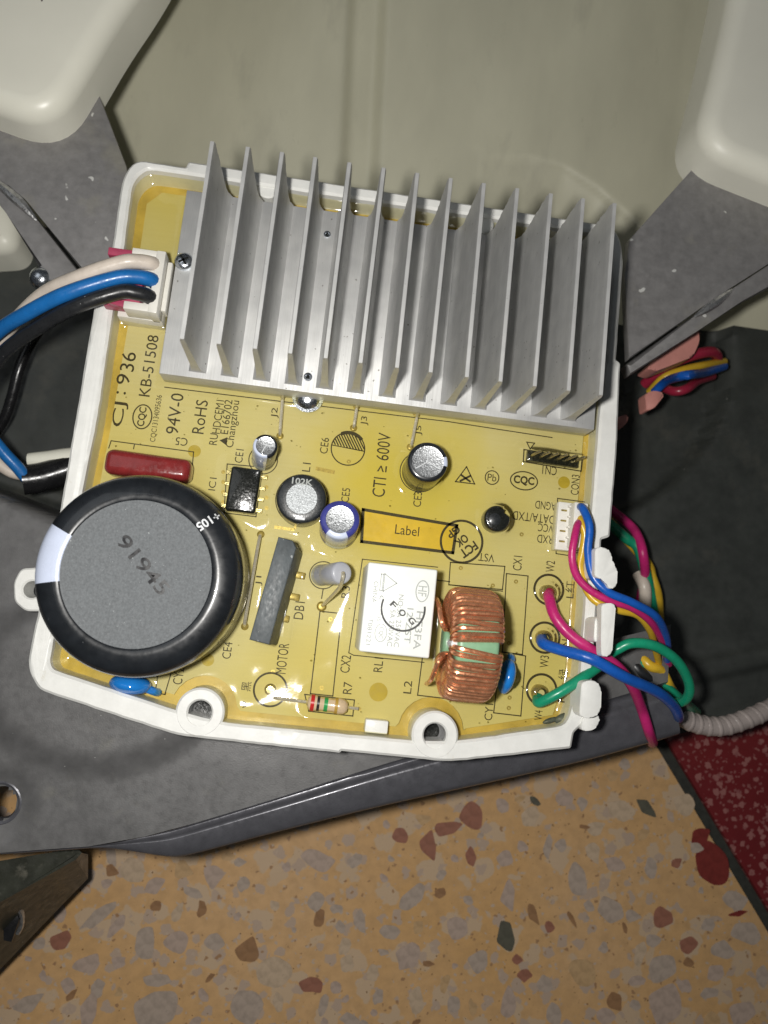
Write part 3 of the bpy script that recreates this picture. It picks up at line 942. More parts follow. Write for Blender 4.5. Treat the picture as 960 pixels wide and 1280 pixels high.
ribbon([(wt.x-0.8, wt.y+0.2), (wt.x+0.9, wt.y-0.8)], 0.4, ZI, ob)
ut = at(279, 551)
ob.faces.new([ob.verts.new((ut.x+a, ut.y+b2, ZI)) for a, b2 in ((0.7, -0.8), (0.7, 0.8), (-0.7, 0))])
tn = at(663, 557)
ribbon([(tn.x-0.8, tn.y+0.6), (tn.x+0.8, tn.y+0.6), (tn.x, tn.y-0.7)], 0.2, ZI, ob, True)
part('printed_outline', ob, 'print_black', smooth=False)
lf = bmesh.new()
lf.faces.new([lf.verts.new((*p, ZI-0.015)) for p in P2(lab, 0)][::-1])
part('label_field', lf, 'label_ink', 'orange yellow printed box reading Label', smooth=False)

def legend(s, px, py, L, h=None, rot=90, bold=0.0, z=ZI, mat='print_black', parent=None, name='printed_text'):
    wmm = pxlen(px, py, L, rot, z)
    hmm = pxlen(px, py, h, rot+90, z) if h else None
    return part(name, text_bm(s, wmm, hmm, rot, at(px, py, z), z, bold=bold), mat, None, parent, smooth=False)
LEG = [("KB-51508", 186, 457, 77, 14), ("CJ", 150, 518, 31, 18), (":", 151.5, 491, 3.5, 12), ("9", 154, 474, 13, 17), ("36", 160, 452, 24, 18), ("CQC", 178, 521, 24, 11, 90, .02), ("CQC13134095636", 195.5, 523, 59, 8),
       ("94V-0", 218.5, 517, 51, 16), ("RoHS", 250, 521, 42, 15), ("RU", 267, 549, 14, 10), ("HDCEM1", 272.6, 521, 42, 10), ("E166702", 283, 521, 43, 10), ("Changzhou", 292, 530, 59, 13),
       ("C5", 227, 552, 15, 10, 180), ("CE1", 299, 570, 17, 10), ("J2", 344, 516, 13, 10), ("J3", 456, 526, 11, 10), ("J5", 524, 538, 12, 9), ("CE6", 405.5, 557, 20, 10), ("L1", 383, 584, 11, 10),
       ("CE5", 432, 619, 18, 10), ("CE3", 522, 624, 19, 10), ("CTI \u2265 600V", 477, 581, 80, 16), ("Label", 509, 663, 30, 12, 0), ("IC1", 265.6, 605, 16, 9), ("J1", 324, 726, 12, 9),
       ("DB1", 374, 763, 22, 12), ("CX2", 432, 830, 22, 12), ("R7", 434.6, 860, 15, 11), ("RL1", 473, 831, 18, 11), ("L2", 509.6, 859, 16, 10), ("MOTOR", 353, 823, 38, 13), ("R3", 432, 740, 15, 10),
       ("\u9ed1", 308, 858, 12, 12), ("V", 308, 881, 9, 9), ("CE4", 284, 813, 21, 11), ("CY2", 223, 845, 21, 12), ("CN1", 687, 588, 18, 11, 180), ("CON3", 719, 606, 25, 10),
       ("AGND", 682, 632, 26, 10, 180), ("DATA/TXD", 667, 647, 53, 11, 180), ("VCC", 682, 660, 19, 10, 180), ("RXD", 681, 674, 19, 10, 180), ("VST", 608, 697, 20, 10, 180), ("CX1", 647, 704, 18, 11),
       ("W2", 688, 708, 14, 11), ("L\u7ea2", 712, 737, 21, 11), ("N", 707, 804, 9, 10), ("W3", 680.5, 827, 15, 11), ("\u7eff", 704, 843, 13, 12), ("P", 702, 874, 8, 9), ("W4", 673, 894, 12, 10), ("CY1", 611, 890, 21, 10),
       ("Pb", 615, 597, 11, 9, 0), ("CQC", 655, 601, 26, 12, 0, .035), ("FCT", 586, 687, 23, 12, 221, .03), ("OK", 577, 676, 17, 11, 221, .03), ("GP", 567, 665, 17, 10, 221, .03)]
for a in LEG:
    legend(*a)

# ---- bare round test marks, pads and solder eyes
def pads(lst, r, mat, name, z=0.02):
    for x, y in lst:
        part(name, disc_flat((0, 0), r/6.65, z), mat, smooth=False).location = (Vector((*at(x, y).to_2d(), 0))-WL[board.name])*S
MT['open_mark'] = pmat('open_mark', (0.42, 0.32, 0.035), 0.5, var=0.1)
pads([(243, 564), (705, 603)], 8, 'open_mark', 'test_mark')
pads([(473, 865)], 11.5, 'open_mark', 'test_mark')
pads([(260, 825)], 7.5, 'open_mark', 'test_mark')
eyes = [(436, 552), (436, 577), (413, 774), (402, 860), (576, 710), (616, 732), (645, 727), (636, 804), (637, 872), (636, 885), (449, 886), (341, 840), (652, 668)]
for x, y in eyes:
    e = part('solder_eye', ring_flat((0, 0), 0.28, 0.26, 0.03, n=16), 'solder_pad', smooth=False)
    e.location = (Vector((*at(x, y).to_2d(), 0))-WL[board.name])*S
def slotbar(p, q, wd):
    part('slot_pad', ribbon(P2([p, q], 0), wd/6.7, 0.03), 'solder_pad', smooth=False)
slotbar((397, 586), (416, 590), 5); slotbar((345, 659), (366, 662), 4); slotbar((369, 660), (369, 652), 3)
mp_ = at(338, 862)
part('motor_pad', lathe([(0, .5), (.7, .45), (1.0, .1), (1.1, 0)], 24, T(mp_.x, mp_.y, 0)), 'solder')

# ---- components
def axis_mtx(base, top):
    d = (Vector(top)-Vector(base))
    z = d.normalized()
    x = Vector((1, 0, 0))-Vector((1, 0, 0)).dot(z)*z
    x.normalize()
    y = z.cross(x)
    m = Matrix((x, y, z)).transposed().to_4x4()
    m.translation = base
    return m, d.length

def radial_cap(name, label, base, top, r, sleeve, stripe, stripe_ang, letters=None, vent=True, vrot=90, disc=0.76):
    m, h = axis_mtx(base, top)
    def fm(i, a):
        lo, hi = stripe_ang
        return 1 if ((a-lo) % 360) < ((hi-lo) % 360) else 0
    prof = [(r*.96, 0), (r, .3), (r, h*.16), (r*.96, h*.2), (r, h*.25), (r, h-.65), (r*.97, h-.25), (r*.91, h-.05), (r*(disc+.02), h), (r*disc, h-.08)]
    o = part(name, lathe(prof, 48, m, faces_mat=fm), [sleeve, stripe], label, angle=50)
    d = part('can_top', lathe([(0, h-.12), (r*(disc-.08), h-.12), (r*(disc+.01), h-.06)], 40, m), 'aluminium_cap', None, o)
    if vent:
        vb = bmesh.new()
        for k in range(3):
            a = math.radians(vrot+120*k)
            p = [m @ Vector((s*math.cos(a), s*math.sin(a), h-.10)) for s in (0.05, r*(disc-.1))]
            tube([p[0], (p[0]+p[1])/2, p[1]], 0.10, 6, vb)
        part('vent_score', vb, 'print_white', None, o)
    b2 = Vector(base)
    OBST.append(circle_pts((b2.x, b2.y), r, 20))
    return o, m, h

# the big capacitor
BCt = at(170, 717, 19)
BC = Vector((BCt.x, BCt.y, 0))
def big():
    def fm(i, a): return 1 if 155 < a < 191 else 0
    prof = [(16.2, 0), (16.5, .5), (16.7, 1.4), (16.7, 2.6), (16.3, 3.2), (16.7, 3.9), (16.75, 14.8), (16.6, 16.2), (16.2, 17.3), (15.6, 18.0), (14.8, 18.45), (14.0, 18.70), (13.2, 18.86), (12.2, 18.97), (11.9, 18.72)]
    o = part('large_capacitor', lathe(prof, 120, T(*BC), faces_mat=fm), ['black_sleeve', 'lilac_stripe'], 'large round black capacitor with grey top stamped 91945', angle=60)
    part('can_disc', lathe([(0, 18.70), (11.6, 18.72), (11.95, 18.78)], 90, T(*BC)), 'grey_disc', None, o)
    legend("91945", 179, 706, 88, 19, -44, .015, 18.76, 'embossed_ink', o, 'stamped_number')
    lt = text_bm("+105", 4.0, 1.5, 222, (BC.x+14.1*math.cos(math.radians(44)), BC.y+14.1*math.sin(math.radians(44))), 0, bold=.02)
    pr = [(12.5, 18.95), (13.2, 18.86), (14.0, 18.70), (14.8, 18.45), (15.6, 18.0), (16.2, 17.3)]
    for v in lt.verts:
        d = math.hypot(v.co.x-BC.x, v.co.y-BC.y)
        for (r0, z0), (r1, z1) in zip(pr, pr[1:]):
            if r0 <= d <= r1 or (d < 12.5 and r0 == 12.5):
                v.co.z = z0+(z1-z0)*(max(d, 12.5)-r0)/(r1-r0)+0.06
    part('printed_text', lt, 'print_white', None, o, smooth=False)
    OBST.append(circle_pts(BC, 16.7, 40))
big()

radial_cap('small_capacitor', 'smallest capacitor with a white and black sleeve next to the black chip', at(329, 575, 0), at(332, 557, 9), 2.25, 'black_sleeve', 'lilac_stripe', (150, 285), vrot=10)
radial_cap('small_capacitor', 'purple sleeved capacitor with a pale stripe and scored top', at(423, 664, 0), at(425, 649, 9), 3.6, 'purple_sleeve', 'lilac_stripe', (235, 300), vrot=88, disc=.70)
radial_cap('small_capacitor', 'black sleeved capacitor with a white wedge and scored top', at(526, 591, 0), at(535, 577, 9.5), 3.75, 'black_sleeve', 'lilac_stripe', (-8, 22), vrot=95, disc=.78)
def letter_on(o, s, px, py, L, h, rot, z, mat='print_white'):
    legend(s, px, py, L, h, rot, 0.02, z, mat, o)
# drum choke
dc = at(377, 623, 7)
dk = part('drum_choke', lathe([(4.35, 0), (4.55, .3), (4.55, 6.4), (4.4, 6.8), (4.1, 7), (2.85, 7), (2.8, 6.75)], 56, T(dc.x, dc.y, 0)), 'dark_ferrite', 'dark round choke with a grey sparkling centre', angle=50)
part('choke_centre', lathe([(0, 6.7), (2.85, 6.7)], 40, T(dc.x, dc.y, 0)), 'sparkle_disc', None, dk)
letter_on(dk, "102K", 378, 602, 26, 8, 0, 7.05, 'relay_print')
letter_on(dk, "I", 375, 648, 12, 3, 0, 7.05, 'print_white')
OBST.append(circle_pts(dc, 4.5, 20))
# dark burnt round transistor
tc_ = at(622, 648, 3)
tb = [(2.55*math.cos(math.radians(a)), 2.55*math.sin(math.radians(a))) for a in range(75, 385, 12)]+[(1.1, 1.2), (0.6, 1.4)]
tr = part('round_transistor', prism([(tc_.x+a, tc_.y+b2) for a, b2 in tb], 0, 3.0, 0.55, 3), 'chip_black', 'small dark round component with a notch beside the data legends')
part('worn_core', lathe([(0, 3.2), (.8, 3.15), (1.3, 2.95)], 12, T(tc_.x-.5, tc_.y-.2, 0)), 'dark_ferrite', None, tr)
OBST.append(circle_pts(tc_, 2.6, 16))
# red film capacitor
rp = [at(x, y, 5) for x, y in ((129, 563), (131, 592), (237, 600), (239, 572))]
rcx = sum((p.x for p in rp))/4; rcy = sum((p.y for p in rp))/4
rbm = box(15.4, 4.8, 5.4, 1.45, 5, mtx=T(rcx, rcy, 2.9))
for v in rbm.verts:
    v.co += Vector((0, 0.15, 0.15))*mnoise.noise(v.co*0.35)
    if v.co.x > rcx+5.5: v.co.y = rcy+(v.co.y-rcy)*0.86
rcap = part('film_capacitor', rbm, 'red_epoxy', 'glossy dark red moulded capacitor lying above the big black one', angle=70)
OBST.append([(rcx+a, rcy+b2) for a, b2 in ((-7.5, -2), (7.5, -2), (7.5, 2), (-7.5, 2))])
# chip
cc = at(304, 612, 3)
cm = T(cc.x, cc.y, 0) @ RZ(-1.5)
cb = box(5.6, 8.4, 2.6, 0.5, 3, mtx=cm @ T(0, 0, 1.7))
chp = part('chip', cb, 'chip_black', 'black eight legged chip under glossy resin', angle=60)
for sx in (-1, 1):
    for k in range(4):
        pb2 = box(1.3, 0.75, 0.22, 0.06, 1, mtx=cm @ T(sx*3.2, -3.2+2.13*k, 0.75))
        box(0.22, 0.75, 0.8, 0.06, 1, bm=pb2, mtx=cm @ T(sx*3.75, -3.2+2.13*k, 0.4))
        part('pin', pb2, 'solder', None, chp)
for k in range(4):
    pads([(333, 596+13*k)], 2.6, 'solder_pad', 'solder_spot')
    pads([(279, 590+12.5*k)], 2.6, 'solder_pad', 'solder_spot')
OBST.append([(cc.x+a, cc.y+b2) for a, b2 in ((-3, -4), (3, -4), (3, 4), (-3, 4))])
# jumper wires
def jumper(p, q, hgt=1.3):
    a, b2 = at(*p), at(*q)
    m_ = [a+(b2-a)*t+Vector((0, 0, hgt)) for t in (.08, .5, .92)]
    o = part('jumper_wire', tube(spline([a, *m_, b2], 5), 0.33, 8), 'tin_wire')
    for e in (a, b2):
        part('solder_eye', lathe([(0, .25), (.45, .2), (.72, 0)], 14, T(e.x, e.y, .03)), 'solder_pad', None, o)
jumper((326, 668), (306, 783), 1.7)
jumper((354, 494), (350, 545)); jumper((446, 508), (442, 535)); jumper((521, 518), (513, 559))
# bridge rectifier
q4 = [at(x, y, 12) for x, y in ((350, 673), (371, 675), (336, 805), (311, 801))]
mx_ = sum((p.x for p in q4))/4; my_ = sum((p.y for p in q4))/4
rm_ = T(mx_, my_, 0)
rpoly = [(-1.75, -9.1), (1.75, -9.1), (1.75, 8.0), (0.8, 9.1), (-1.75, 9.1)]
rbm = prism(rpoly, 0.4, 12, 0.25, 2)
for v in rbm.verts: v.co.x += 0.085*(12-v.co.z)*1.0
bmesh.ops.transform(rbm, matrix=rm_ @ RZ(-8.5), verts=rbm.verts)
rect = part('bridge_rectifier', rbm, 'rectifier', 'dark grey upright slab rectifier with three tan legs', angle=30)
for px, py in ((378, 720), (371, 747), (358, 774)):
    e = at(px, py, 1)
    part('pin', box(4.2, 1.3, 0.5, 0.2, 2, mtx=T(e.x-1.6, e.y+.15, 0.75) @ RZ(-4)), 'solder_pad', None, rect)
OBST.append([(mx_+1+a, my_+b2) for a, b2 in ((-1.8, -9), (1.8, -9), (1.8, 9), (-1.8, 9))])
# grey upright resistor
b0, t0 = at(400, 719, 0.6), at(428, 716, 9.5)
m3, h3 = axis_mtx(b0, t0)
gr = part('upright_resistor', lathe([(0, 0), (1.7, 0), (2.0, .3), (1.75, 1.0), (1.95, 1.6), (1.75, 2.2), (1.95, 2.8), (1.78, 3.4), (1.95, 4.0), (2.0, h3-.5), (1.8, h3-.12), (1.5, h3), (0, h3)], 36, m3), 'grey_ceramic', 'light grey leaning cylinder resistor with a bent lead', angle=50)
part('lead', tube(spline([t0+Vector((0, 0, -.4)), t0+Vector((.1, -.2, 1.0)), at(428, 724, 10.6), at(424, 735, 8), at(410, 750, 3), at(402, 758, 0)], 6), 0.34, 8), 'tin_wire', None, gr)
e = at(402, 758)
part('solder_eye', lathe([(0, .5), (.6, .4), (.95, 0)], 16, T(e.x, e.y, .03)), 'solder_pad', None, gr)
OBST.append(circle_pts(b0, 2, 14))
# relay
RLX, RLY = 14.85, 2.6
rel = part('relay', box(12.1, 15.2, 13.4, 0.35, 3, mtx=T(RLX, RLY, 7.3)), 'relay_white', 'white box relay with grey print and a black round stamp', angle=40)
ZR = 14.03
def rt(s, px, py, L, h, rot=-90, mat='relay_print', bold=0.01): legend(s, px, py, L, h, rot, bold, ZR, mat, rel)
rt("HF3FA", 523, 788, 48, 9); rt("12-ZST", 511, 782, 44, 8); rt("NO:5A 250VAC", 498.5, 776, 66, 6.5); rt("5A 250VAC", 489, 785, 46, 6.5)
rt("c", 477, 747, 6, 5); rt("US", 474, 772, 10, 5); rt("CHINA", 469, 740, 27, 6); rt("ST081221", 462, 787, 38, 6); rt("CQC", 476, 791, 15, 6); rt("HF", 528, 739, 13, 11)
rbm = bmesh.new()
ring_flat(at(476, 791, ZR), 1.0, 0.14, ZR, rbm, ry=1.5)
ring_flat(at(528, 739, ZR), 1.1, 0.2, ZR, rbm, ry=1.8)
v1 = at(488, 729, ZR)
ribbon([(v1.x-1.1, v1.y+1.5), (v1.x+1.1, v1.y+0.1), (v1.x-1.1, v1.y-1.5)], .16, ZR, rbm, True)
ribbon([(v1.x-1.7, v1.y+1.4), (v1.x-1.3, v1.y+1.4), (v1.x-1.3, v1.y-1.4), (v1.x-1.7, v1.y-1.4)], .14, ZR, rbm, True)
k1 = at(467, 713, ZR)
part('printed_outline', rbm, 'relay_print', None, rel, smooth=False)
sb = bmesh.new()
stc = at(504, 761, ZR+.01)
ring_flat(stc, 27.5/7.35, 2.6/7.4, ZR+.01, sb, 30, 160, 372)
part('round_stamp', sb, 'stamp_ink', None, rel, smooth=False)
legend("F", 492, 756, 8, 8, -40, .03, ZR+.01, 'stamp_ink', rel); legend("O", 503, 766, 9, 8, -40, .03, ZR+.01, 'stamp_ink', rel); legend("G", 515, 776, 9, 8, -40, .03, ZR+.01, 'stamp_ink', rel)
OBST.append([(RLX+a, RLY+b2) for a, b2 in ((-6, -7.6), (6, -7.6), (6, 7.6), (-6, 7.6))])
# toroid choke
TC = Vector((28.2, -2.0, 9.9)); TR, TI, TWD = 9.0, 5.0, 3.6
def ringpt(th, rad, x): return TC+Vector((x, rad*math.sin(th), rad*math.cos(th)))
b = bmesh.new()
sec = round_poly([Vector((TI, -TWD)), Vector((TR, -TWD)), Vector((TR, TWD)), Vector((TI, TWD))], 0.9, 4)
NS = 72
rg = [[b.verts.new(ringpt(2*math.pi*i/NS, p.x, p.y)) for p in sec] for i in range(NS)]
for i in range(NS):
    for k in range(len(sec)):
        b.faces.new((rg[i][k], rg[(i+1) % NS][k], rg[(i+1) % NS][(k+1) % len(sec)], rg[i][(k+1) % len(sec)]))
tor = part('toroid_choke', b, 'green_core', 'upright green ring choke wound with copper wire', angle=50)
rt2 = random.Random(3)
WR = 0.42
wsec = round_poly([Vector((TI-.5, -TWD-.5)), Vector((TR+.48, -TWD-.5)), Vector((TR+.48, TWD+.5)), Vector((TI-.5, TWD+.5))], 1.8, 5)
for side, angs in ((1, [6.5, 11.6]+[18.0+5.6*k for k in range(25)]), (-1, [6.2, 11.4]+[18.6+5.6*k for k in range(25)])):
    for k, a in enumerate(angs):
        sk = rt2.uniform(-1.2, 1.2)+(2.6 if k < 2 else 0.8)
        pts = []
        for p in wsec:
            th = math.radians(side*(a+sk*p.y/TWD))
            bul = 0.25*math.sin((k % 3))*(1 if p.x > 7 else -1)*0.4
            pts.append(ringpt(th, p.x+bul+rt2.uniform(-.04, .04), p.y))
        part('copper_turn', tube(pts, WR, 8, closed=True), 'copper', None, tor)
for side in (1, -1):
    part('wire_end', tube(spline([ringpt(math.radians(side*28), TI-.4, -5.0), ringpt(math.radians(side*32), TI+1.5, -6.0), ringpt(math.radians(side*70), TI+2, -6.4), ringpt(math.radians(side*120), TR, -6.0)], 6), WR, 8), 'copper', None, tor)
part('core_tape', tube(spline([ringpt(0, TR-.6, -TWD-.1), ringpt(0, TI, -TWD-.2)], 3), 0.9, 8), 'print_white', None, tor)
OBST.append([(TC.x+a, TC.y+b2) for a, b2 in ((-5, -6), (5, -6), (5, 6), (-5, 6))])
# blue disc capacitors
def blob(c, rx, ry, rz, rot, n=24):
    b = bmesh.new()
    bmesh.ops.create_uvsphere(b, u_segments=n, v_segments=14, radius=1)
    for v in b.verts:
        s = 1+0.05*mnoise.noise(v.co*1.4+Vector(c))
        v.co = Vector((v.co.x*rx*s, v.co.y*ry*s, v.co.z*rz*s))
    bmesh.ops.transform(b, matrix=T(*c) @ RZ(rot), verts=b.verts)
    return b
c = at(161, 856, 4)
bl = part('disc_capacitor', blob((c.x, c.y, 2.8), 3.7, 1.75, 3.2, -2), 'blue_epoxy', 'bright blue disc capacitor at the foot of the big black one', angle=80)
part('lead_collar', tube(spline([Vector((c.x+2.8, c.y-.5, 2.4)), Vector((c.x+4.0, c.y-1.0, 1.4)), Vector((c.x+4.5, c.y-1.2, 0.2))], 5), 0.75, 10), 'blue_epoxy', None, bl)
part('lead_collar', tube(spline([Vector((c.x-.6, c.y+1.0, 3.5)), Vector((c.x-.8, c.y+2.2, 3.0)), Vector((c.x-.8, c.y+3.4, 1.0))], 5), 0.9, 10), 'blue_epoxy', None, bl)
OBST.append(circle_pts(c, 2.6, 14))
c = at(635, 846, 4)
bl = part('disc_capacitor', blob((c.x, c.y, 2.9), 1.5, 3.3, 3.1, -8), 'blue_epoxy', 'small blue disc capacitor tucked behind the copper choke', angle=80)
part('lead_collar', tube(spline([Vector((c.x+.3, c.y+2.2, 3)), Vector((c.x+1.0, c.y+3.2, 1.6)), Vector((c.x+1.2, c.y+3.6, .2))], 5), 0.75, 10), 'blue_epoxy', None, bl)
OBST.append(circle_pts(c, 2, 14))
# axial resistor R7
a0, a1 = at(341, 872, 1.6), at(449, 886, 1.4)
m7, h7 = axis_mtx(a0, a1)
def fr(t): return h7*t
prof = [(0, fr(.40)), (.9, fr(.402)), (1.4, fr(.43)), (1.5, fr(.47)), (1.28, fr(.53)), (1.25, fr(.70)), (1.5, fr(.76)), (1.4, fr(.82)), (.9, fr(.86)), (0, fr(.865))]
rs = part('banded_resistor', lathe(prof, 28, m7), 'beige_lacquer', 'beige resistor with red, black, green and gold bands', angle=60)
for t, mt_, rr in ((.455, 'band_red', 1.53), (.515, 'band_black', 1.37), (.61, 'band_green', 1.29), (.735, 'band_gold', 1.45)):
    part('colour_band', lathe([(rr-.3, fr(t)-.36), (rr, fr(t)-.34), (rr, fr(t)+.34), (rr-.3, fr(t)+.36)], 28, m7), mt_, None, rs)
for p, q in ((.0, .41), (.855, .99)):
    part('lead', tube([m7 @ Vector((0, 0, fr(p))), m7 @ Vector((0, 0, fr((p+q)/2))), m7 @ Vector((0, 0, fr(q)))], 0.32, 8), 'tin_wire', None, rs)
OBST.append([tuple((m7 @ Vector((0, 0, fr(t)))).to_2d()+Vector((0, s))) for t, s in ((.42, -1.3), (.84, -1.3), (.84, 1.3), (.42, 1.3))])
# bare pin header
hm = at(691, 574, 1)
hd = part('pin_header', box(10.4, 2.1, 1.3, 0.15, 2, mtx=T(hm.x, hm.y, .65) @ RZ(-1.5)), 'chip_black', 'black six way pin header with bent silver pins')
for k in range(6):
    x = hm.x-4.4+1.75*k
    part('pin', tube([Vector((x, hm.y, 1.0)), Vector((x, hm.y+.05, 2.0)), Vector((x+.35, hm.y+.25, 3.2)), Vector((x+1.1, hm.y+.6, 3.9))], 0.27, 6), 'solder', None, hd)
OBST.append([(hm.x+a, hm.y+b2) for a, b2 in ((-5.2, -1), (5.2, -1), (5.2, 1), (-5.2, 1))])
# white four way socket on the right
q = [at(x, y, 5.5) for x, y in ((704, 623), (737, 628), (733, 690), (700, 686))]
cx_, cy_ = sum(p.x for p in q)/4, sum(p.y for p in q)/4
sk_ = part('wire_socket', box(4.9, 9.3, 3.0, 0.2, 2, mtx=T(cx_-.2, cy_, 1.5)), 'header_white', 'white four way socket by the data legends')
sp_ = part('plug', box(2.7, 8.6, 3.4, 0.25, 2, mtx=T(cx_+.9, cy_+.1, 4.2)), 'header_white', None, sk_)
for k in range(4):
    y = cy_-3.0+2.0*k
    part('contact', box(1.1, 0.35, .3, 0.05, 1, mtx=T(cx_-1.5, y, 3.05)), 'solder_pad', None, sk_)
    part('rib', box(0.5, 0.35, 1.0, 0.05, 1, mtx=T(cx_-.6, y+.8, 3.4)), 'header_white', None, sk_)
OBST.append([(cx_+a, cy_+b2) for a, b2 in ((-2.5, -4.6), (2.5, -4.6), (2.5, 4.6), (-2.5, 4.6))])
# solder cups of the three thick wires
for px, py in ((685, 741), (680, 798), (675, 866)):
    e = at(px, py, 1)
    part('wire_terminal', lathe([(1.55, .0), (1.5, 1.4), (1.25, 2.0), (.95, 2.2), (.7, 1.6)], 24, T(e.x, e.y, 0)), 'solder')
    OBST.append(circle_pts(e, 1.6, 14))
# dull metal smear in the lower right corner
c = at(706, 899, 1.5)
sm = part('solder_smear', blob((c.x+.6, c.y+.2, 1.4), 2.6, 1.15, .7, 14), 'rectifier', 'dull grey smear in the corner by the lowest wire terminal', angle=80)
part('smear_tail', blob((c.x-2.6, c.y-.5, 1.2), 1.6, .5, .5, 22), 'rectifier', None, sm, angle=80)
# left header with white frame
HX, HY = at(178, 357, 6).to_2d()
hdr = part('cable_socket', box(8.2, 12.0, 4.6, 0.25, 2, mtx=T(HX, HY, 2.3)), 'header_white', 'white socket framing the three thick wires')
part('socket_wall', box(1.7, 12.0, 5.0, 0.25, 2, mtx=T(HX+3.2, HY, 6.4)), 'header_white', None, hdr)
part('socket_wall', box(0.9, 9.6, 3.0, 0.2, 2, mtx=T(HX+4.55, HY+.2, 5.2)), 'header_white', None, hdr)
for yy, th in ((5.35, 1.2), (1.75, .8), (-1.75, .8), (-5.1, 1.5)):
    part('socket_wall', box(4.6, th, 4.4, 0.2, 2, mtx=T(HX+.2, HY+yy, 6.5)), 'header_white', None, hdr)
OBST.append([(HX+a, HY+b2) for a, b2 in ((-4, -6), (4, -6), (4, 6), (-4, 6))])

# ---- clear amber potting resin: a real surface that creeps up on everything it touches
OBST.append([(-32.8, 40.9), (49.7, 40.9), (49.7, 77.3), (-32.8, 77.3)])
for bx, by in ((-17.2, -18.7), (24.7, -18.7)): OBST.append(circle_pts((bx, by), 4.25, 20))
OB2 = []
for pl in OBST:
    xs = [p[0] for p in pl]; ys = [p[1] for p in pl]
    OB2.append((pl, min(xs)-8, max(xs)+8, min(ys)-8, max(ys)+8))
inner_out = offset_poly(inner, -0.6)
def resin():
    b = bmesh.new()
    st = 0.62
    x0, y0 = -45.5, -21.5
    nxx, nyy = int(98/st), int(105/st)
    vs = {}
    keep = {}
    for j in range(nyy+1):
        for i in range(nxx+1):
            x, y = x0+i*st, y0+j*st
            p = (x, y)
            if not inside(p, inner_out):
                if pdist(p, inner_out) > st*1.2: continue
            d = pdist(p, inner) if inside(p, inner) else 0
            z = 1.0+1.3*math.exp(-d/0.8)
            zb = 1.1*math.exp(-d/4.6)
            hit = False
            for pl, a0, a1, c0, c1 in OB2:
                if a0 < x < a1 and c0 < y < c1:
                    if inside(p, pl):
                        dd = 0
                        if pdist(p, pl) > 1.4: hit = True
                    else: dd = pdist(p, pl)
                    z = max(z, 1.0+0.9*math.exp(-dd/0.7))
                    zb = max(zb, 0.42*math.exp(-dd/3.0))
            if hit: continue
            z += zb+0.16*mnoise.noise((x*.16, y*.16, 4))+0.02*mnoise.noise((x*.5, y*.5, 9))
            vs[i, j] = b.verts.new((x, y, z))
    for j in range(nyy):
        for i in range(nxx):
            q = [vs.get(k) for k in ((i, j), (i+1, j), (i+1, j+1), (i, j+1))]
            if all(q): b.faces.new(q)
    return b
part('resin_coat', resin(), 'resin', 'clear glossy amber potting resin over the board', angle=80)

bb = bmesh.new()  # tiny resin beads added on the coat to give glints
rbead = random.Random(5)
for _ in range(150):
    x, y = rbead.uniform(-41, 49), rbead.uniform(-17, 40)
    if any(inside((x, y), pl) for pl in OBST): continue
    rr = rbead.choice((.07, .09, .12, .16))
    sp_b = bmesh.new()
    bmesh.ops.create_icosphere(sp_b, subdivisions=2, radius=rr, matrix=T(x, y, 1.08))
    join(bb, sp_b)
tag(part('glint_beads', bb, 'resin', angle=80), kind='stuff')

# ================================================================== THE HEATSINK
hs = thing('heatsink', 'silver aluminium heatsink with a row of tall fins', 'heatsink', (8, 59, 0.5))
obj('base_plate', box(82.5, 36.4, 5.4, 0.2, 2, mtx=T(8.45, 59.1, 3.3)), 'aluminium', hs, angle=30)
def fin_mesh(seed):
    rnd = random.Random(seed)
    b = bmesh.new()
    ny, nzz = 1, 22
    L0, L1 = -17.6, 17.7
    prof = []
    loops = []
    for k in range(nzz+1):
        t = k/nzz
        z = 5.95+(23.2-5.95)*t
        hw = 0.74-0.30*t+(0.9*math.exp(-t*14))
        jag = rnd.uniform(-.16, .16) if 0 < k < nzz else 0
        tipr = 0.12 if k == nzz else 0
        bx_ = rnd.uniform(-.03, .03)
        loops.append([b.verts.new((-hw+tipr, L0+tipr, z)), b.verts.new((hw-tipr, L0+tipr, z)), b.verts.new((hw-tipr+bx_, L1-tipr+jag, z)), b.verts.new((-hw+tipr+bx_, L1-tipr+jag, z))])
    for a, c in zip(loops, loops[1:]):
        for k in range(4):
            b.faces.new((a[k], a[(k+1) % 4], c[(k+1) % 4], c[k]))
    b.faces.new(loops[-1]); b.faces.new(loops[0][::-1])
    return b
for k in range(13):
    fo = obj('fin', fin_mesh(k), 'aluminium', hs, (-25.85+5.865*k, 59.6, 0), angle=25)
    fo.rotation_euler = (0, math.radians(random.uniform(-.35, .35)), math.radians(random.uniform(-.3, .3)))
def screw(p, r, name='screw'):
    s = obj(name, lathe([(0, .85), (r*.6, .78), (r*.88, .5), (r, .1), (r, -.3)], 28, T(*p)), 'zinc', hs)
    for a in (35, 125):
        obj('drive_slot', box(r*1.15, r*.24, .5, mtx=T(p[0], p[1], p[2]+.62) @ RZ(a)), 'chip_black', s)
screw(at(230, 327, 6.2), 1.75)
p = at(384, 503, 1.2)
s2 = obj('screw', lathe([(0, 1.4), (1.2, 1.3), (2.0, .8), (2.4, .3), (3.0, .25), (3.0, -.2)], 28, T(p.x, p.y+1.0, 1.2)), 'zinc', hs)
for px, py, r in ((409, 293, .72), (385, 471, .85)):
    p = at(px, py, 6.05)
    o = obj('rivet', lathe([(r*.35, -.05), (r*.55, .22), (r*.9, .2), (r, 0)], 20, T(p.x, p.y, 6.02)), 'zinc', hs)
    obj('rivet_hole', lathe([(0, .04), (r*.45, .04)], 16, T(p.x, p.y, 6.02)), 'chip_black', o)

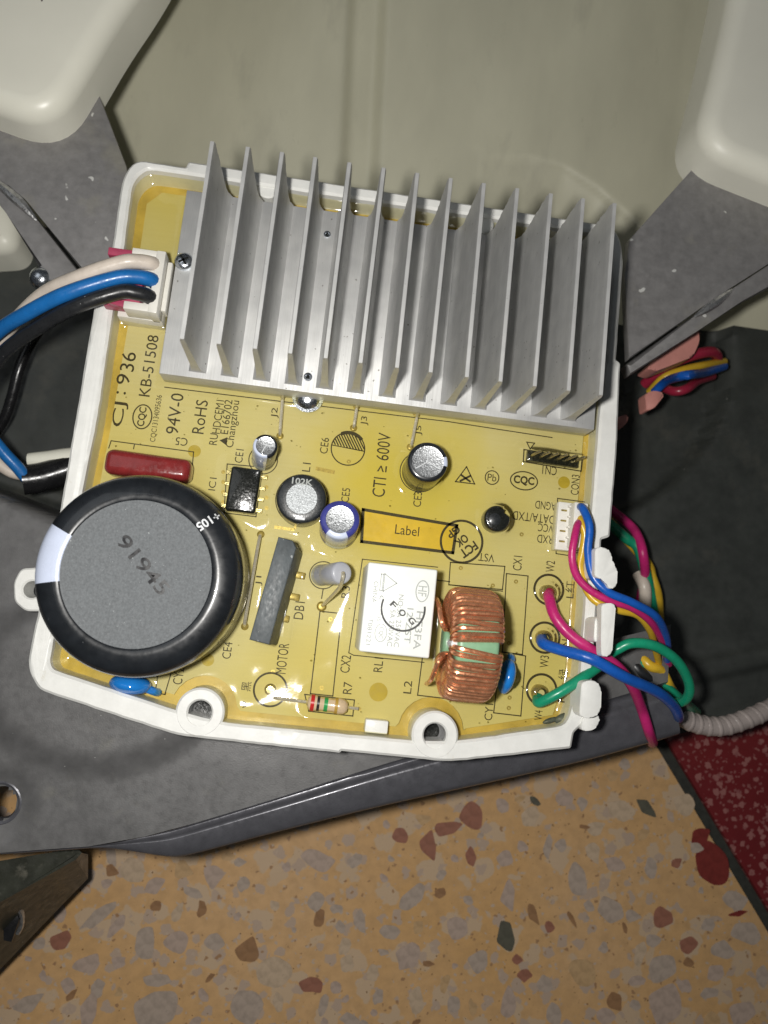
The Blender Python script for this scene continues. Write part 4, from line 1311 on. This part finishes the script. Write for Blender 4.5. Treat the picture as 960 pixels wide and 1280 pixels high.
# ================================================================== WIRES
def wire(name, label, px, r, mat, cat='wire', group=None, seg=12, sub=7):
    pts = [at(x, y, z) for x, y, z in px]
    c0 = min(pts, key=lambda p: p.z)
    o = obj(name, tube([p-c0 for p in spline(pts, sub)], r, seg), mat, None, c0, angle=60)
    return tag(o, label, cat, group)
# left: three thick wires to the white socket, curling back into a black tube
plug = thing('wire_plug', 'dark pink plug under the three thick wires in the white socket', 'plug', (HX-3.4, HY, 4.7))
obj('plug_body', box(6.6, 10.3, 2.6, 0.25, 2, mtx=T(HX-2.9, HY, 6.1)), 'plug_pink', plug)
obj('latch_rib', box(6.4, 1.5, 1.6, 0.2, 2, mtx=T(HX-3.2, HY+4.75, 7.7)), 'plug_pink', plug)
obj('latch_rib', box(4.6, 0.8, 1.4, 0.2, 2, mtx=T(HX-1.6, HY+1.75, 7.7)), 'plug_pink', plug)
obj('latch_rib', box(4.6, 0.8, 1.4, 0.2, 2, mtx=T(HX-1.6, HY-1.75, 7.7)), 'plug_pink', plug)
obj('latch_rib', box(4.8, 1.1, 1.6, 0.2, 2, mtx=T(HX-2.6, HY-4.9, 7.7) @ RZ(-10)), 'plug_pink', plug)
wire('lead_wire', 'thick white wire from the white socket, above the blue and black ones', [(196, 334, 5.5), (191, 330, 8.6), (172, 327, 9.8), (150, 329, 10.2), (100, 346, 9), (50, 371, 4), (0, 425, -4), (-40, 490, -16), (-25, 550, -24), (6, 585, -26), (34, 594, -27), (60, 592, -28)], 1.34, 'wire_white')
wire('lead_wire', 'thick blue wire between the white and the black wire', [(195, 355, 5.5), (190, 350, 8.6), (170, 346, 10), (143, 348, 10.6), (83, 367, 10.5), (33, 392, 7), (-6, 418, 1), (-50, 470, -10), (-30, 520, -18), (0, 560, -22), (20, 582, -24), (38, 600, -26), (60, 600, -27)], 1.34, 'wire_blue')
wire('lead_wire', 'thick black wire from the white socket, below the blue one', [(192, 377, 5.5), (187, 371, 8.6), (170, 366, 10), (150, 365, 10.4), (100, 381, 10), (50, 408, 6), (0, 446, -1), (-40, 510, -12), (-60, 600, -24)], 1.34, 'wire_black')
wire('loose_cable', 'thin black cable hanging in the dark left of the case', [(60, 398, -38), (38, 430, -36), (24, 462, -36), (14, 500, -38), (2, 530, -40), (-30, 570, -44)], 1.3, 'black_tube', 'cable')
tube_pts = [at(x, y, z) for x, y, z in ((28, 600, -27), (50, 597, -28), (75, 590, -29), (105, 580, -30), (150, 570, -31))]
bt = obj('cable_sleeve', tube([p-tube_pts[0] for p in spline(tube_pts, 6)], 3.3, 18), 'black_tube', None, tube_pts[0], angle=60)
tag(bt, 'short black sleeve that takes the blue and white wires', 'cable sleeve')
gl = [at(x, y, z) for x, y, z in ((36, 575, -29), (60, 574, -29), (90, 572, -29), (130, 574, -30))]
tag(obj('cable_tie_wrap', tube([p-gl[0] for p in spline(gl, 6)], 2.2, 12, rfun=lambda t: 0.7+0.5*t), 'tub_plastic', None, gl[0], angle=60), 'crumpled pale sheath lying on the black sleeve', 'cable sheath')
# right: three thin wires of the four way plug
wire('thin_wire', 'thin magenta wire from the four way plug', [(726, 652, 4.5), (722, 656, 7), (718, 673, 8.5), (715, 697, 8.5), (721, 720, 8), (738, 738, 8.2), (763, 751, 8.6), (790, 760, 7.5), (813, 777, 4), (828, 802, -3), (836, 830, -12)], 0.72, 'wire_magenta')
wire('thin_wire', 'thin yellow wire from the four way plug', [(727, 645, 4.5), (726, 652, 6.2), (731, 668, 6.5), (728, 690, 6), (725, 712, 5.8), (736, 742, 6.2), (752, 756, 7.0), (774, 763, 6.8), (797, 769, 5), (812, 787, 1), (818, 806, -5), (824, 830, -12)], 0.72, 'wire_yellow')
wire('thin_wire', 'thin blue wire from the four way plug', [(724, 634, 4.5), (728, 635, 7.2), (735, 650, 8.6), (737, 664, 9), (735, 690, 9), (741, 720, 9.4), (760, 740, 10), (790, 753, 9.5), (820, 771, 6), (833, 798, -2), (834, 825, -10)], 0.78, 'wire_deep_blue')
# right: three thick mains wires
wire('mains_wire', 'thick magenta wire from the upper terminal, hanging over the case edge', [(685, 741, 1.2), (687, 750, 3.4), (694, 771, 5), (713, 794, 6), (740, 813, 6.6), (770, 832, 5), (790, 857, 1), (802, 886, -6), (811, 914, -9), (816, 928, -18), (812, 926, -34), (800, 910, -40)], 1.05, 'wire_magenta')
wire('mains_wire', 'thick green wire from the lowest terminal, looping round outside the case', [(672, 872, 1.2), (674, 878, 3.2), (697, 867, 5), (727, 848, 5.2), (752, 830, 3.5), (762, 818, 3.4), (773, 811, 4.2), (790, 804, 5), (817, 807, 5), (843, 823, 3), (858, 845, 0), (862, 864, -3), (855, 876, -6), (840, 880, -10)], 0.98, 'wire_green')
wire('mains_wire', 'thick blue wire from the middle terminal, crossing over the magenta and green ones', [(677, 798, 1.2), (680, 805, 4.2), (703, 813, 6.6), (740, 824, 9.6), (780, 846, 8.4), (820, 864, 3), (840, 880, -3), (848, 894, -9), (846, 898, -18), (836, 890, -26)], 1.06, 'wire_deep_blue')
# loose bundle in the dark behind
wire('bundle_wire', 'green and blue tinted wire deep behind the case edge', [(745, 640, -41), (782, 672, -38), (797, 684, -36), (806, 712, -37), (814, 745, -40), (818, 775, -44)], 1.3, 'wire_green')
wire('bundle_wire', 'pink wire hanging deep behind the white cable clip', [(748, 625, -43), (786, 655, -40), (798, 672, -36), (804, 694, -34), (806, 722, -38), (800, 750, -46)], 1.15, 'wire_magenta')
wire('bundle_wire', 'yellow wire deep beside the green one behind the clips', [(760, 650, -45), (806, 700, -42), (815, 722, -39), (822, 745, -40), (824, 775, -45)], 1.2, 'wire_yellow')
wire('bundle_wire', 'white wire deep among the hanging bundle', [(798, 718, -39), (806, 735, -37), (806, 760, -40)], 1.5, 'wire_white')
wire('bundle_wire', 'green wire inside the loop of the thick green one', [(790, 808, -14), (800, 828, -12), (822, 850, -13), (848, 872, -15), (870, 890, -32)], 1.1, 'wire_green')
wire('bundle_wire', 'yellow wire running under the loop of the thick green one', [(795, 815, -13), (812, 832, -11), (826, 838, -12), (838, 860, -15), (852, 880, -32)], 1.1, 'wire_yellow')
wire('bundle_wire', 'black wire running under the loop of the thick green one', [(778, 815, -14), (800, 840, -12), (826, 862, -14), (850, 885, -18)], 1.5, 'wire_black')
wire('bundle_wire', 'red wire arching below the right steel bracket', [(806, 480, -42), (830, 460, -36), (860, 446, -34), (890, 440, -36), (896, 452, -42), (880, 470, -48)], 1.4, 'wire_red')
wire('bundle_wire', 'yellow wire arching below the right steel bracket', [(812, 490, -40), (830, 472, -35), (855, 462, -34), (882, 456, -36), (905, 452, -42)], 1.0, 'wire_yellow')
wire('bundle_wire', 'blue wire arching below the right steel bracket', [(818, 490, -37), (834, 476, -32), (858, 469, -19), (880, 466, -33), (905, 458, -42)], 1.1, 'wire_deep_blue')
wire('bundle_wire', 'dark red wire lowest in the bundle below the right bracket', [(824, 482, -42), (842, 489, -37), (858, 486, -36), (872, 476, -40), (890, 470, -46)], 1.2, 'wire_red')
sal = thing('crimp_connector', 'salmon pink plastic connector behind the wire bundle', 'connector', at(840, 440, -40))
obj('connector_body', clip([(808, 460), (876, 398), (874, 428), (866, 446), (820, 464)], -27, 6, 0.6), 'salmon_plastic', sal)
obj('connector_tail', clip([(806, 492), (818, 488), (832, 492), (818, 510), (808, 514)], -28, 4, 0.5), 'salmon_plastic', sal)
tag(obj('insulated_terminal', clip([(770, 522), (786, 517), (784, 528), (776, 536), (770, 536)], -26, 4, 0.5), 'salmon_plastic'), 'small salmon terminal peeping past the case edge', 'terminal')
# pale spiral wrapped cable at the right edge
wp = [at(x, y, z) for x, y, z in ((822, 862, -22), (840, 886, -24), (866, 903, -26), (900, 908, -27), (935, 898, -28), (975, 880, -30), (1040, 850, -32))]
wpth = spline(wp, 10)
wrap = thing('wrapped_cable', 'pale spiral wrapped cable lying across the dark shell edge', 'cable', wp[2])
obj('cable_core', tube(wpth, 2.15, 14), 'shaded_wrap', wrap, angle=60)
hel = []
ang = 0
for i in range(len(wpth)-1):
    t = (wpth[i+1]-wpth[i]).normalized()
    u = t.orthogonal().normalized(); v_ = t.cross(u)
    for s in range(6):
        ang += 0.30
        hel.append(wpth[i].lerp(wpth[i+1], s/6)+1.3*(math.cos(ang)*Vector((0, 0, 1)).cross(t).normalized()+math.sin(ang)*Vector((0, 0, 1))))
obj('spiral_wrap', tube(hel, 1.05, 8), 'shaded_wrap', wrap, angle=60)
